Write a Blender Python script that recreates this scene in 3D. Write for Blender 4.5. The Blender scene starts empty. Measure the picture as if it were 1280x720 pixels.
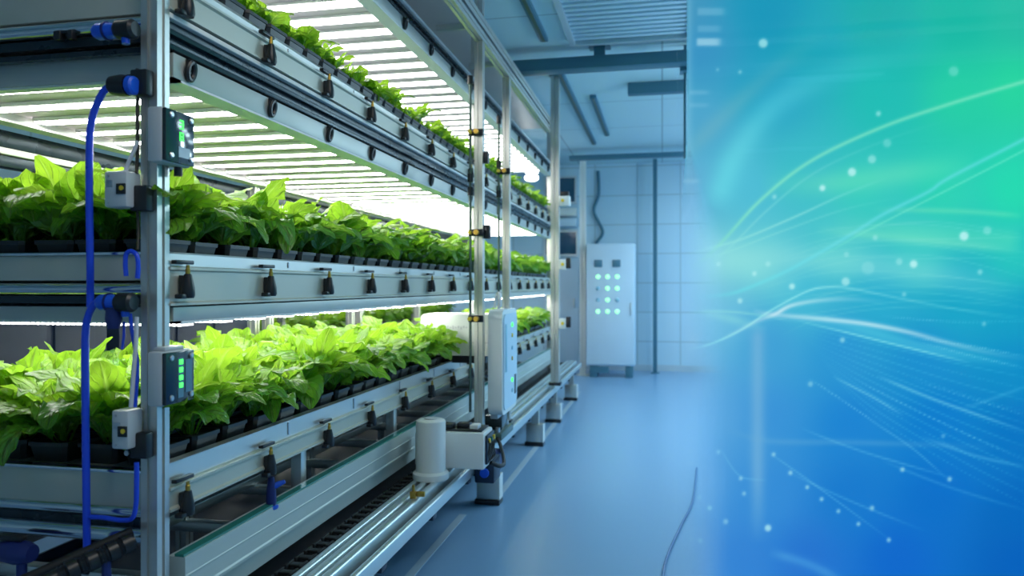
import bpy, bmesh, math, random
import numpy as np
from mathutils import Vector, Matrix
from mathutils.geometry import tessellate_polygon
random.seed(7)
scn = bpy.context.scene
COL = scn.collection
H = 1.25                      # eye height
TH = math.radians(11.62); CT, ST = math.cos(TH), math.sin(TH)
FPX = 913.0

# ------------------------------------------------------------------ helpers
class MB:
    """collects shapes, builds them as one mesh object"""
    def __init__(self):
        self.v = []; self.f = []; self.m = []; self.mi = 0
    def add(self, vs, fs):
        b = len(self.v)
        self.v += [tuple(p) for p in vs]
        self.f += [tuple(i + b for i in f) for f in fs]
        self.m += [self.mi] * len(fs)
        return self
    def box(self, x0, x1, y0, y1, z0, z1, bev=0.0, seg=2):
        if bev <= 0:
            vs = [(x0,y0,z0),(x1,y0,z0),(x1,y1,z0),(x0,y1,z0),(x0,y0,z1),(x1,y0,z1),(x1,y1,z1),(x0,y1,z1)]
            return self.add(vs, [(3,2,1,0),(4,5,6,7),(0,1,5,4),(1,2,6,5),(2,3,7,6),(3,0,4,7)])
        bm = bmesh.new(); bmesh.ops.create_cube(bm, size=1)
        for w in bm.verts:
            w.co = Vector(((x0+x1)/2+w.co.x*(x1-x0), (y0+y1)/2+w.co.y*(y1-y0), (z0+z1)/2+w.co.z*(z1-z0)))
        bmesh.ops.bevel(bm, geom=bm.edges[:], offset=bev, segments=seg, affect='EDGES', profile=.5)
        return self.bm(bm)
    def bm(self, bm):
        bm.verts.index_update()
        self.add([w.co[:] for w in bm.verts], [tuple(w.index for w in f.verts) for f in bm.faces])
        bm.free(); return self
    def prism(self, poly, axis, a0, a1, off=(0,0,0)):
        """closed 2-D outline (counter-clockwise) pushed along an axis, concave outlines allowed"""
        n = len(poly); vs = []
        for a in (a0, a1):
            for (p, q) in poly:
                c = {'X': (a,p,q), 'Y': (p,a,q), 'Z': (p,q,a)}[axis]
                vs.append((c[0]+off[0], c[1]+off[1], c[2]+off[2]))
        fs = [(i, (i+1) % n, n+(i+1) % n, n+i) for i in range(n)]
        tri = tessellate_polygon([[Vector((p,q,0)) for p,q in poly]])
        fs += [tuple(t) for t in tri] + [tuple(n+i for i in reversed(t)) for t in tri]
        return self.add(vs, fs)
    def tube(self, pts, r, n=10, caps=True):
        P = [Vector(p) for p in pts]; rs = r if isinstance(r, (list, tuple)) else [r]*len(P)
        vs = []; fs = []; up = None
        for i, p in enumerate(P):
            t = (P[min(i+1, len(P)-1)] - P[max(i-1, 0)]).normalized()
            if up is None:
                up = Vector((0,0,1)) if abs(t.z) < .9 else Vector((1,0,0))
            up = (up - t*up.dot(t)); up = up.normalized() if up.length > 1e-6 else t.orthogonal().normalized()
            s = t.cross(up)
            for k in range(n):
                a = 2*math.pi*k/n
                vs.append(p + (up*math.cos(a) + s*math.sin(a))*rs[i])
        for i in range(len(P)-1):
            for k in range(n):
                fs.append((i*n+k, i*n+(k+1) % n, (i+1)*n+(k+1) % n, (i+1)*n+k))
        if caps:
            fs.append(tuple(reversed(range(n)))); fs.append(tuple((len(P)-1)*n+k for k in range(n)))
        return self.add(vs, fs)
    def cyl(self, a, b, r, n=16): return self.tube([a, b], r, n)
    def lathe(self, prof, c, axis='Z', n=20):
        """prof: (radius, height) list from bottom to top"""
        vs = []; fs = []
        for (r, h) in prof:
            for k in range(n):
                a = 2*math.pi*k/n; p, q = r*math.cos(a), r*math.sin(a)
                d = {'Z': (p,q,h), 'X': (h,p,q), 'Y': (q,h,p)}[axis]
                vs.append((c[0]+d[0], c[1]+d[1], c[2]+d[2]))
        for i in range(len(prof)-1):
            for k in range(n):
                fs.append((i*n+k, i*n+(k+1) % n, (i+1)*n+(k+1) % n, (i+1)*n+k))
        fs.append(tuple(reversed(range(n)))); fs.append(tuple((len(prof)-1)*n+k for k in range(n)))
        return self.add(vs, fs)
    def sphere(self, c, r, n=10, sx=1, sy=1, sz=1):
        bm = bmesh.new(); bmesh.ops.create_uvsphere(bm, u_segments=n, v_segments=max(6, n//2), radius=1)
        for w in bm.verts: w.co = Vector((c[0]+w.co.x*r*sx, c[1]+w.co.y*r*sy, c[2]+w.co.z*r*sz))
        return self.bm(bm)
    def build(self, name, mat, parent=None, sharp=35):
        me = bpy.data.meshes.new(name)
        o = Vector((0,0,0)); q = parent
        while q is not None: o += q.location; q = q.parent
        me.from_pydata([(x-o.x, y-o.y, z-o.z) for x,y,z in self.v], [], self.f)
        for m in (mat if isinstance(mat, (list, tuple)) else [mat]): me.materials.append(m)
        if any(self.m): me.polygons.foreach_set('material_index', self.m)
        me.shade_smooth()
        if sharp: me.set_sharp_from_angle(angle=math.radians(sharp))
        me.update()
        ob = bpy.data.objects.new(name, me); COL.objects.link(ob)
        if parent is not None: ob.parent = parent
        return ob

def tag(o, label=None, cat=None, group=None, kind=None):
    if label: o['label'] = label
    if cat: o['category'] = cat
    if group: o['group'] = group
    if kind: o['kind'] = kind
    return o
def thing(name, label, cat, loc=(0,0,0), group=None):
    o = bpy.data.objects.new(name, None); COL.objects.link(o); o.empty_display_size = .05
    o.location = loc
    return tag(o, label, cat, group)
def struct(name, mb, mat):
    return tag(mb.build(name, mat), kind='structure')
def PW(x, y, dep):
    """pixel of the photograph and its distance -> a point of the room (measuring aid)"""
    r = (x-640)/FPX*dep
    return (r*CT - dep*ST, r*ST + dep*CT, H + (357-y)*dep/FPX)
ORD = ['first','second','third','fourth','fifth','sixth','seventh','eighth','ninth','tenth','eleventh','twelfth','thirteenth',
       'fourteenth','fifteenth','sixteenth','seventeenth','eighteenth','nineteenth','twentieth']
TENS = {2:'twenty',3:'thirty',4:'forty',5:'fifty'}
def ordn(i):
    if i < 20: return ORD[i]
    t, u = divmod(i+1, 10)
    return (TENS[t][:-1]+'ieth') if u == 0 else TENS[t]+'-'+ORD[u-1]
def smooth_path(pts, k=8):
    """Catmull-Rom through the points"""
    P = [Vector(p) for p in pts]; out = []
    for i in range(len(P)-1):
        a = P[max(i-1,0)]; b = P[i]; c = P[i+1]; d = P[min(i+2,len(P)-1)]
        for j in range(k):
            t = j/k
            out.append(.5*((2*b)+(c-a)*t+(2*a-5*b+4*c-d)*t*t+(3*b-a-3*c+d)*t**3))
    out.append(P[-1]); return out
def profile(w, h=None, g=.22, d=.16):
    """outline of a slotted aluminium extrusion, centred"""
    h = h or w; a, b = w/2, h/2; s = min(w, h)
    gw, gd = s*g/2, s*d; ow = gw*1.5
    def side(n): return n
    pts = []
    slots_h = [0] if w < 1.5*h else [-w/4, w/4]
    slots_v = [0] if h < 1.5*w else [-h/4, h/4]
    pts.append((-a,-b))
    for c in slots_h: pts += [(c-gw,-b),(c-gw,-b+gd),(c+gw,-b+gd),(c+gw,-b)]
    pts.append((a,-b))
    for c in slots_v: pts += [(a,c-gw),(a-gd,c-gw),(a-gd,c+gw),(a,c+gw)]
    pts.append((a,b))
    for c in reversed(slots_h): pts += [(c+gw,b),(c+gw,b-gd),(c-gw,b-gd),(c-gw,b)]
    pts.append((-a,b))
    for c in reversed(slots_v): pts += [(-a,c+gw),(-a+gd,c+gw),(-a+gd,c-gw),(-a,c-gw)]
    return pts

# ------------------------------------------------------------------ materials
def newmat(name):
    m = bpy.data.materials.new(name); m.use_nodes = True
    nt = m.node_tree; return m, nt, nt.nodes['Principled BSDF']
def pm(name, col, rough=.5, metal=0.0, var=.06, scale=14.0, stretch=None, bump=0.0, spec=.5, coat=0.0):
    """painted / metal / plastic surface with noise-driven colour and gloss variation"""
    m, nt, b = newmat(name)
    N = nt.nodes; L = nt.links
    tc = N.new('ShaderNodeTexCoord'); mp = N.new('ShaderNodeMapping')
    L.new(tc.outputs['Object'], mp.inputs['Vector'])
    if stretch: mp.inputs['Scale'].default_value = stretch
    no = N.new('ShaderNodeTexNoise'); no.inputs['Scale'].default_value = scale; no.inputs['Detail'].default_value = 4
    L.new(mp.outputs['Vector'], no.inputs['Vector'])
    mx = N.new('ShaderNodeMix'); mx.data_type = 'RGBA'
    mx.inputs[6].default_value = tuple(c*(1-var) for c in col)+(1,)
    mx.inputs[7].default_value = tuple(min(1, c*(1+var)) for c in col)+(1,)
    L.new(no.outputs['Fac'], mx.inputs[0]); L.new(mx.outputs[2], b.inputs['Base Color'])
    mr = N.new('ShaderNodeMapRange'); mr.inputs['To Min'].default_value = max(.02, rough*.8); mr.inputs['To Max'].default_value = min(1, rough*1.2)
    L.new(no.outputs['Fac'], mr.inputs['Value']); L.new(mr.outputs['Result'], b.inputs['Roughness'])
    b.inputs['Metallic'].default_value = metal
    b.inputs['Specular IOR Level'].default_value = spec
    if coat: b.inputs['Coat Weight'].default_value = coat; b.inputs['Coat Roughness'].default_value = .08
    if bump:
        bp = N.new('ShaderNodeBump'); bp.inputs['Strength'].default_value = bump; bp.inputs['Distance'].default_value = .004
        L.new(no.outputs['Fac'], bp.inputs['Height']); L.new(bp.outputs['Normal'], b.inputs['Normal'])
    return m
def em(name, col, s):
    m, nt, b = newmat(name)
    b.inputs['Base Color'].default_value = tuple(c*.5 for c in col)+(1,)
    b.inputs['Emission Color'].default_value = tuple(col)+(1,); b.inputs['Emission Strength'].default_value = s
    return m

M = {}
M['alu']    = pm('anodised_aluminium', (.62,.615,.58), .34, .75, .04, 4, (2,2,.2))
M['steel']  = pm('polished_steel_tube', (.72,.74,.76), .16, 1.0, .04, 5, (.5,6,6))
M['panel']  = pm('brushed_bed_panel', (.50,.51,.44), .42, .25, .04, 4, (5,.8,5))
M['deck']   = pm('bed_deck', (.34,.37,.38), .4, .5, .1, 9)
M['lightflange'] = pm('fixture_flange', (.80,.79,.76), .42, .0, .04, 8)
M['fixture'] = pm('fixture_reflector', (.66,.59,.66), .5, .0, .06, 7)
M['fixrail'] = pm('fixture_side_rail', (.50,.52,.49), .42, .3, .05, 5)
M['darkrail'] = pm('dark_guide_rail', (.03,.045,.055), .28, .5, .2, 9)  # near black: carries the shadow that lies on the guide rails
M['led']    = em('led_strip_light', (1.0,1.0,.97), 10.0)
M['leddots'] = em('led_dotted_strip_light', (1.0,1.0,.97), 7.0)
def dots(m, s):
    nt = m.node_tree; N = nt.nodes; L = nt.links
    tc = N.new('ShaderNodeTexCoord'); sp = N.new('ShaderNodeSeparateXYZ'); L.new(tc.outputs['Object'], sp.inputs[0])
    a = N.new('ShaderNodeMath'); a.operation = 'MULTIPLY'; a.inputs[1].default_value = 2*math.pi/.016; L.new(sp.outputs['X'], a.inputs[0])
    b = N.new('ShaderNodeMath'); b.operation = 'SINE'; L.new(a.outputs[0], b.inputs[0])
    r = N.new('ShaderNodeMapRange'); r.inputs['From Min'].default_value = -.5; r.inputs['From Max'].default_value = .3
    r.inputs['To Min'].default_value = s*.12; r.inputs['To Max'].default_value = s; L.new(b.outputs[0], r.inputs['Value'])
    L.new(r.outputs['Result'], N['Principled BSDF'].inputs['Emission Strength'])
dots(M['leddots'], 29.0)
M['leddim'] = em('led_dotted_strip_light_dim', (1.0,1.0,.97), 7.0); dots(M['leddim'], 22.0)
M['ledh']   = pm('led_bar_housing', (.78,.80,.79), .4, .1, .03, 8)
M['pot']    = pm('black_pot_plastic', (.018,.021,.024), .42, 0, .25, 20)
M['soil']   = pm('dark_growing_medium', (.025,.018,.012), .95, 0, .5, 60, bump=.8)
M['black']  = pm('black_plastic', (.012,.013,.016), .35, 0, .25, 20)
M['rubber'] = pm('black_rubber', (.010,.011,.013), .6, 0, .25, 30)
M['blue']   = pm('blue_plastic_hose', (.010,.065,.74), .3, 0, .1, 12, coat=.2)
M['bluecon'] = pm('blue_plastic_fitting', (.010,.10,.70), .35, 0, .15, 20)
M['bluedark'] = pm('dark_blue_valve', (.010,.02,.14), .4, 0, .2, 20)
M['white']  = pm('white_enamel', (.74,.78,.77), .34, 0, .03, 6, coat=.15)
M['grey']   = pm('grey_plastic', (.55,.58,.60), .42, 0, .04, 12)
M['beam']   = pm('painted_track_beam', (.46,.53,.52), .38, .15, .04, 4, (5,.5,5))
M['rail']   = pm('extruded_track_rail', (.52,.60,.63), .32, .7, .01, .3, (1,.1,1))
M['brass']  = pm('brass', (.55,.34,.07), .35, .9, .12, 30)
M['yellow'] = pm('yellow_plastic', (.75,.55,.03), .4, 0, .08, 30)
M['green']  = pm('green_glass_edge', (.03,.20,.17), .12, 0, .1, 10)
M['cablewhite'] = pm('white_cable', (.68,.68,.72), .45, 0, .05, 12)
M['cabledark'] = pm('dark_cable', (.035,.03,.018), .45, 0, .2, 12)
M['rod']    = pm('dark_green_rod', (.10,.15,.13), .35, .6, .2, 12)
M['ledgreen'] = em('green_indicator', (.06,1.0,.10), 2.2)
M['ledcab'] = em('cabinet_indicator', (.35,1.0,.50), 1.3)
M['ledoff'] = pm('unlit_indicator', (.30,.55,.68), .4)
M['screw']  = pm('screw_steel', (.5,.52,.54), .3, .9)
M['darkscreen'] = pm('dark_display_glass', (.02,.03,.035), .12, 0, .2, 10, coat=.3)
M['cab']    = pm('cabinet_enamel', (.54,.70,.82), .4, 0, .03, 3)
M['cabdark'] = pm('cabinet_meter', (.10,.22,.30), .25, 0, .1, 10)
M['wall']   = None
M['frame']  = pm('room_steel_frame', (.52,.62,.68), .38, .3, .05, 4)
M['framedark'] = pm('dark_room_beam', (.07,.20,.28), .4, .2, .1, 4)
M['cordblue'] = pm('blue_cord', (.03,.14,.34), .5, 0, .1, 20)
M['dark']   = pm('dark_machine_housing', (.012,.028,.06), .45, 0, .3, 4)
M['tape']   = pm('floor_line_paint', (.42,.55,.66), .35, 0, .08, 20)
M['glassy'] = pm('dark_window_glass', (.03,.10,.17), .08, 0, .1, 4)

def wall_material():
    m, nt, b = newmat('wall_panels'); N = nt.nodes; L = nt.links
    tc = N.new('ShaderNodeTexCoord'); sp = N.new('ShaderNodeSeparateXYZ'); L.new(tc.outputs['Object'], sp.inputs[0])
    ad = N.new('ShaderNodeMath'); ad.operation = 'ADD'; L.new(sp.outputs['X'], ad.inputs[0]); L.new(sp.outputs['Y'], ad.inputs[1])
    cb = N.new('ShaderNodeCombineXYZ'); L.new(ad.outputs[0], cb.inputs[0]); L.new(sp.outputs['Z'], cb.inputs[1])
    br = N.new('ShaderNodeTexBrick'); br.offset = 0; br.inputs['Scale'].default_value = 1
    br.inputs['Brick Width'].default_value = .62; br.inputs['Row Height'].default_value = .43
    br.inputs['Mortar Size'].default_value = .010; br.inputs['Mortar Smooth'].default_value = .2
    br.inputs['Color1'].default_value = (.50,.70,.82,1); br.inputs['Color2'].default_value = (.48,.68,.81,1); br.inputs['Mortar'].default_value = (.36,.52,.60,1)
    L.new(cb.outputs[0], br.inputs['Vector']); L.new(br.outputs['Color'], b.inputs['Base Color'])
    b.inputs['Roughness'].default_value = .45
    return m
def ceiling_material():
    m, nt, b = newmat('ceiling_panels'); N = nt.nodes; L = nt.links
    tc = N.new('ShaderNodeTexCoord')
    br = N.new('ShaderNodeTexBrick'); br.offset = 0; br.inputs['Scale'].default_value = 1
    br.inputs['Brick Width'].default_value = 1.2; br.inputs['Row Height'].default_value = 1.2
    br.inputs['Mortar Size'].default_value = .008
    br.inputs['Color1'].default_value = (.52,.72,.78,1); br.inputs['Color2'].default_value = (.50,.70,.77,1); br.inputs['Mortar'].default_value = (.26,.40,.46,1)
    L.new(tc.outputs['Object'], br.inputs['Vector']); L.new(br.outputs['Color'], b.inputs['Base Color'])
    b.inputs['Roughness'].default_value = .5
    return m
def floor_material():
    m, nt, b = newmat('epoxy_floor'); N = nt.nodes; L = nt.links
    tc = N.new('ShaderNodeTexCoord')
    no = N.new('ShaderNodeTexNoise'); no.inputs['Scale'].default_value = .5; no.inputs['Detail'].default_value = 1
    L.new(tc.outputs['Object'], no.inputs['Vector'])
    mx = N.new('ShaderNodeMix'); mx.data_type = 'RGBA'
    mx.inputs[6].default_value = (.199,.374,.587,1); mx.inputs[7].default_value = (.201,.376,.590,1)
    L.new(no.outputs['Fac'], mx.inputs[0]); L.new(mx.outputs[2], b.inputs['Base Color'])
    mr = N.new('ShaderNodeMapRange'); mr.inputs['To Min'].default_value = .274; mr.inputs['To Max'].default_value = .276
    L.new(no.outputs['Fac'], mr.inputs['Value']); L.new(mr.outputs['Result'], b.inputs['Roughness'])
    b.inputs['Specular IOR Level'].default_value = .6
    return m
def leaf_material(name, c_in, c_out, vein, trans):
    """leaf blade: paler midrib and side veins from the leaf's own coordinates, light shines through"""
    m, nt, b = newmat(name); N = nt.nodes; L = nt.links
    uv = N.new('ShaderNodeUVMap'); uv.uv_map = 'leaf'
    sp = N.new('ShaderNodeSeparateXYZ'); L.new(uv.outputs[0], sp.inputs[0])
    def mth(op, a, bb=None, **k):
        n = N.new('ShaderNodeMath'); n.operation = op
        for i, q in enumerate((a, bb)):
            if q is None: continue
            if isinstance(q, (int, float)): n.inputs[i].default_value = q
            else: L.new(q, n.inputs[i])
        return n.outputs[0]
    au = mth('ABSOLUTE', mth('SUBTRACT', sp.outputs['X'], .5))          # 0 at the midrib
    mid = mth('SUBTRACT', 1.0, mth('MINIMUM', mth('MULTIPLY', au, 16.0), 1.0))
    ph = mth('SUBTRACT', mth('MULTIPLY', sp.outputs['Y'], 8.0), mth('MULTIPLY', au, 5.0))
    fr = mth('ABSOLUTE', mth('SUBTRACT', mth('FRACT', ph), .5))
    side = mth('SUBTRACT', 1.0, mth('MINIMUM', mth('MULTIPLY', fr, 9.0), 1.0))
    ve = mth('MAXIMUM', mid, mth('MULTIPLY', side, .55))
    att = N.new('ShaderNodeAttribute'); att.attribute_name = 'age'
    no = N.new('ShaderNodeTexNoise'); no.inputs['Scale'].default_value = 45; no.inputs['Detail'].default_value = 3
    tc = N.new('ShaderNodeTexCoord'); L.new(tc.outputs['Object'], no.inputs['Vector'])
    ag = mth('ADD', att.outputs['Fac'], mth('MULTIPLY', mth('SUBTRACT', no.outputs['Fac'], .5), .5))
    mx = N.new('ShaderNodeMix'); mx.data_type = 'RGBA'; mx.inputs[6].default_value = c_in+(1,); mx.inputs[7].default_value = c_out+(1,)
    L.new(ag, mx.inputs[0])
    m2 = N.new('ShaderNodeMix'); m2.data_type = 'RGBA'; L.new(mth('MULTIPLY', ve, .8), m2.inputs[0])
    L.new(mx.outputs[2], m2.inputs[6]); m2.inputs[7].default_value = vein+(1,)
    L.new(m2.outputs[2], b.inputs['Base Color'])
    b.inputs['Roughness'].default_value = .25; b.inputs['Specular IOR Level'].default_value = .9
    bp = N.new('ShaderNodeBump'); bp.inputs['Strength'].default_value = 1.0; bp.inputs['Distance'].default_value = .011
    hh = mth('SUBTRACT', mth('MULTIPLY', no.outputs['Fac'], .7), mth('MULTIPLY', ve, 1.0))
    L.new(hh, bp.inputs['Height']); L.new(bp.outputs['Normal'], b.inputs['Normal'])
    tr = N.new('ShaderNodeBsdfTranslucent'); m3 = N.new('ShaderNodeMix'); m3.data_type = 'RGBA'; m3.inputs[0].default_value = .55
    L.new(m2.outputs[2], m3.inputs[6]); m3.inputs[7].default_value = (.45,.75,.04,1)
    L.new(m3.outputs[2], tr.inputs['Color']); L.new(bp.outputs['Normal'], tr.inputs['Normal'])
    ms = N.new('ShaderNodeMixShader'); ms.inputs[0].default_value = trans
    L.new(b.outputs[0], ms.inputs[1]); L.new(tr.outputs[0], ms.inputs[2])
    L.new(ms.outputs[0], N['Material Output'].inputs['Surface'])
    return m
M['wall'] = wall_material(); M['ceil'] = ceiling_material(); M['floor'] = floor_material()
M['leaf'] = leaf_material('lettuce_leaf', (.36,.60,.035), (.08,.33,.025), (.56,.80,.22), .46)

# ------------------------------------------------------------------ the room
XL, XR, YN, YF, ZC = -4.6, 3.4, -1.2, 10.9, 3.05
struct('floor', MB().box(XL,XR,YN,YF,-.1,0), M['floor'])
struct('ceiling', MB().box(XL,XR,YN,YF,ZC,ZC+.1), M['ceil'])
struct('wall_back', MB().box(XL,XR,YF,YF+.1,0,ZC), M['wall'])
struct('wall_left', MB().box(XL-.1,XL,YN,YF,0,ZC), M['wall'])
struct('wall_right', MB().box(XR,XR+.1,YN,YF,0,ZC), M['wall'])
struct('wall_near', MB().box(XL,XR,YN-.1,YN,0,ZC), M['wall'])
struct('baseboard_back', MB().box(XL,XR,YF-.015,YF,0,.09), M['frame'])
struct('trim_1', MB().box(-1.085,-1.045,1.2,3.85,0,.002), M['tape'])
struct('trim_2', MB().box(-.975,-.935,4.15,8.6,0,.002), M['tape'])
# ceiling beams over the aisle
def cbeam(n, y, z0, z1, x0, x1, w=.12, mat='framedark'):
    struct('trim_%d' % n, MB().box(x0,x1,y-w/2,y+w/2,z0,z1,.006), M[mat])
cbeam(3, 5.5, 2.87, 2.96, -1.14, XR, .14)
cbeam(4, 9.6, 2.90, 2.96, -1.2, XR, .1)
cbeam(5, 6.6, 2.95, 3.05, -.3, XR, .10, 'framedark')
def upright(name, x, y, w, label, ztop=ZC, mat='frame'):
    t = thing(name, label, 'post', (x,y,0))
    MB().prism(profile(w), 'Z', .012, ztop, (x,y,0)).build('pole', M[mat], t)
    MB().box(x-w,x+w,y-w,y+w,0,.012,.003).build('base_plate', M[mat], t)
    return t
upright('support_post', -1.085, 10.2, .085, 'pale steel upright post standing just beside the control cabinet', mat='white')
upright('support_post', -.10, 10.6, .06, 'slim grey upright post by the back wall, on the overlay panel side of cabinet', mat='framedark')
# ceiling hanger rod and stub
t = thing('ceiling_hanger', 'short dark stub hanging from the ceiling onto the big cross beam', 'hanger', (-.46,5.5,2.93))
MB().box(-.50,-.42,5.46,5.54,2.961,3.045).build('stem', M['framedark'], t)
MB().box(-.54,-.38,5.42,5.58,3.038,3.05).build('top_plate', M['framedark'], t)
t = thing('drop_rod', 'thin vertical rod dropping from the dark ceiling cross beam', 'rod', (.17,5.95,0))
MB().cyl((.17,5.62,2.2),(.17,5.62,3.05),.013).build('rod', M['framedark'], t)
MB().box(.13,.21,5.55,5.66,2.84,2.9).build('clamp', M['framedark'], t)
# ceiling tracks
for k, (x, y0, y1, lab) in enumerate([(-.84,3.6,5.25,'dark slotted ceiling track nearest the rack top'),
                                      (-.84,5.75,9.2,'long dark ceiling track running on beyond the cross beam'),
                                      (-.64,6.9,8.7,'short dark ceiling track beside the long one beyond the beam')]):
    t = thing('ceiling_track', lab, 'track', (x,y0,ZC))
    MB().box(x-.03,x+.03,y0,y1,ZC-.03,ZC,.004).build('channel', M['framedark'], t)
    MB().box(x-.012,x+.012,y0+.02,y1-.02,ZC-.036,ZC-.029).build('slot_cover', M['rod'], t)
# ribbed ceiling panel
t = thing('ceiling_panel', 'ribbed rectangular ceiling panel above the aisle', 'ceiling panel', (-.25,4.7,ZC))
MB().box(-.66,.22,4.02,4.06,ZC-.05,ZC).box(-.66,.22,5.30,5.34,ZC-.05,ZC).box(-.66,-.62,4.06,5.3,ZC-.05,ZC).box(.18,.22,4.06,5.3,ZC-.05,ZC).build('frame', M['frame'], t)
ribs = MB()
for k in range(15): ribs.box(-.62,.18,4.10+k*.08,4.145+k*.08,ZC-.03,ZC-.004,.004)
ribs.build('ribs', M['cab'], t)
# door-like wall bay and dark windows in the back wall beside the rack end
for n, (x0, x1, z0, z1) in enumerate([(-1.72,-1.28,2.50,2.86),(-1.72,-1.26,1.72,2.05)]):
    f = MB(); f.box(x0-.03,x0,YF-.03,YF,z0-.03,z1+.03).box(x1,x1+.03,YF-.03,YF,z0-.03,z1+.03).box(x0,x1,YF-.03,YF,z0-.03,z0).box(x0,x1,YF-.03,YF,z1,z1+.03)
    w = struct('window_%d' % (n+1), f, M['frame'])
    MB().box(x0,x1,YF-.012,YF-.004,z0,z1).build('pane', M['glassy'], w)
d = struct('door_1', MB().box(-1.75,-1.22,YF-.03,YF,.02,1.66,.006), M['cab'])
MB().box(-1.30,-1.27,YF-.075,YF-.03,.92,1.06,.006).build('door_handle', M['frame'], d)
# wall ducts between the windows
t = thing('wall_duct', 'pale double duct running along the back wall between two windows', 'duct', (-1.5,YF,2.3))
MB().box(-2.0,-1.24,YF-.16,YF,2.28,2.40,.01).build('upper_duct', M['white'], t)
MB().box(-2.0,-1.24,YF-.2,YF,2.12,2.24,.01).build('lower_duct', M['cab'], t)
t = thing('pendant_lamp', 'small twin white lamp hanging near the back wall behind the rack end', 'lamp', (-1.6,9.0,2.6))
MB().cyl((-1.6,9.0,2.72),(-1.6,9.0,3.05),.012).build('stem', M['frame'], t)
MB().box(-1.68,-1.52,8.93,9.07,2.70,2.73,.006).build('upper_housing', M['white'], t)
MB().lathe([(.06,2.645),(.085,2.665),(.085,2.699)],(-1.6,9.0,0),'Z',20).build('upper_lens', M['led'], t)
MB().cyl((-1.6,9.0,2.62),(-1.6,9.0,2.645),.014).build('link', M['frame'], t)
MB().lathe([(.06,2.565),(.085,2.585),(.085,2.619)],(-1.6,9.0,0),'Z',20).build('lower_lens', M['led'], t)
# hanging cable on the back wall
cb = MB().tube(smooth_path([(-.93,YF-.03,2.95),(-.92,YF-.05,2.6),(-.99,YF-.05,2.35),(-.86,YF-.06,2.05),(-.95,YF-.05,1.88),(-.94,YF-.05,1.76)]),.022).build('wall_cable', M['framedark'])
tag(cb, 'thick dark cable drooping down the back wall behind the cabinet', 'cable')

# control cabinet
cx0, cx1, cy0, cy1 = -1.02, -.36, 9.95, 10.35
t = thing('control_cabinet', 'tall pale blue control cabinet with green lights against back wall', 'cabinet', ((cx0+cx1)/2, cy0, 0))
body = MB().box(cx0,cx1,cy0+.02,cy1,.16,1.82,.012).build('body', M['cab'], t)
dr = MB().box(cx0+.012,cx1-.012,cy0,cy0+.019,.18,1.80,.006).build('door', M['cab'], t)
MB().box(cx1-.06,cx1-.04,cy0-.022,cy0,.85,1.02,.005).build('handle', M['frame'], dr)
for k in range(2):
    x = -.85+k*.245
    q = MB().box(x-.055,x+.055,cy0-.014,cy0,1.50,1.60,.005).build('meter', M['cabdark'], t)
    MB().box(x-.035,x+.035,cy0-.018,cy0-.013,1.525,1.58,.002).build('meter_face', M['framedark'], q)
lit = {(0,0):1,(0,1):1,(0,2):1,(1,1):1,(1,2):1,(2,1):1,(3,0):1,(3,1):1,(3,2):1}
for r in range(4):
    for c in range(3):
        x = -.855+c*.13; z = 1.37-r*.157
        on = (r,c) in lit
        o = MB().lathe([(.034,0),(.034,.008),(.024,.016),(.008,.019)], (x,cy0-.019,z), 'Y', 14)
        o = MB(); o.sphere((x,cy0-.004,z),.030,12,1,.5,1)
        o = o.build('indicator_lamp', M['ledcab'] if on else M['ledoff'], t)
        tag(o, 'lit green indicator lamp' if on else 'unlit blue indicator lamp')
for x in (cx0+.05, cx1-.13):
    MB().box(x,x+.1,cy0+.05,cy1-.05,0,.16,.006).build('foot', M['framedark'], t)
MB().box(cx0+.05,cx1-.35,cy0+.035,cy0+.05,.06,.15,.003).build('foot_grille', M['framedark'], t)

# ------------------------------------------------------------------ the growing rack
XA, XB, Y0, Y1 = -1.19, -2.10, 1.549, 7.90       # aisle face, far face, near end, far end
W = .045
rack = thing('growing_rack', 'tall aluminium frame of three tier vertical farm with slotted posts', 'rack', (-1.65,Y0,0))
def post(x0, y0, z0=0.0, z1=2.98, w=W, parent=rack, mat='alu', foot=True):
    p = MB().prism(profile(w), 'Z', z0+(.01 if foot else 0), z1, (x0+w/2,y0+w/2,0)).build('post', M[mat], parent)
    if foot: MB().box(x0-.015,x0+w+.015,y0-.015,y0+w+.015,z0,z0+.01,.002).build('foot_plate', M['black'], p)
    return p
for (x, y) in [(XA-W,Y0),(XB,Y0),(XA-W,4.665),(XA-W,Y1),(XB,Y1),(XB,3.42),(XB,4.62),(XB,6.0)]:
    post(x, y)
for y in (3.42, 4.62):
    post(XB, y+.14)
# front tubes across the near end
def ftube(z, r, mat='steel', y=Y0+.022, parent=rack, nm='end_tube'):
    return MB().tube([(XB+W,y,z),(XA-W,y,z)], r, 14).build(nm, M[mat], parent)
for z, r in ((1.893,.017),(1.242,.015),(.695,.014),(.638,.020)): ftube(z, r)
for z0, z1 in ((1.85,1.872),(1.825,1.838),(1.205,1.224),(.655,.675)):
    MB().box(XB+W,XA-W,Y0+.03,Y0+.05,z0,z1).build('end_rail', M['darkrail'], rack)
for x in (-1.60,-1.50):
    pass
cl = MB().box(-1.485,-1.465,Y0+.0,Y0+.02,1.86,1.885,.004).box(-1.445,-1.43,Y0+.0,Y0+.02,1.86,1.885,.004).box(-1.47,-1.44,Y0+.005,Y0+.015,1.878,1.884).build('rail_latch', M['black'], rack)
MB().box(-1.345,-1.30,Y0+.002,Y0+.028,1.858,1.88,.003).build('rail_block', M['fixture'], rack)
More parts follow.
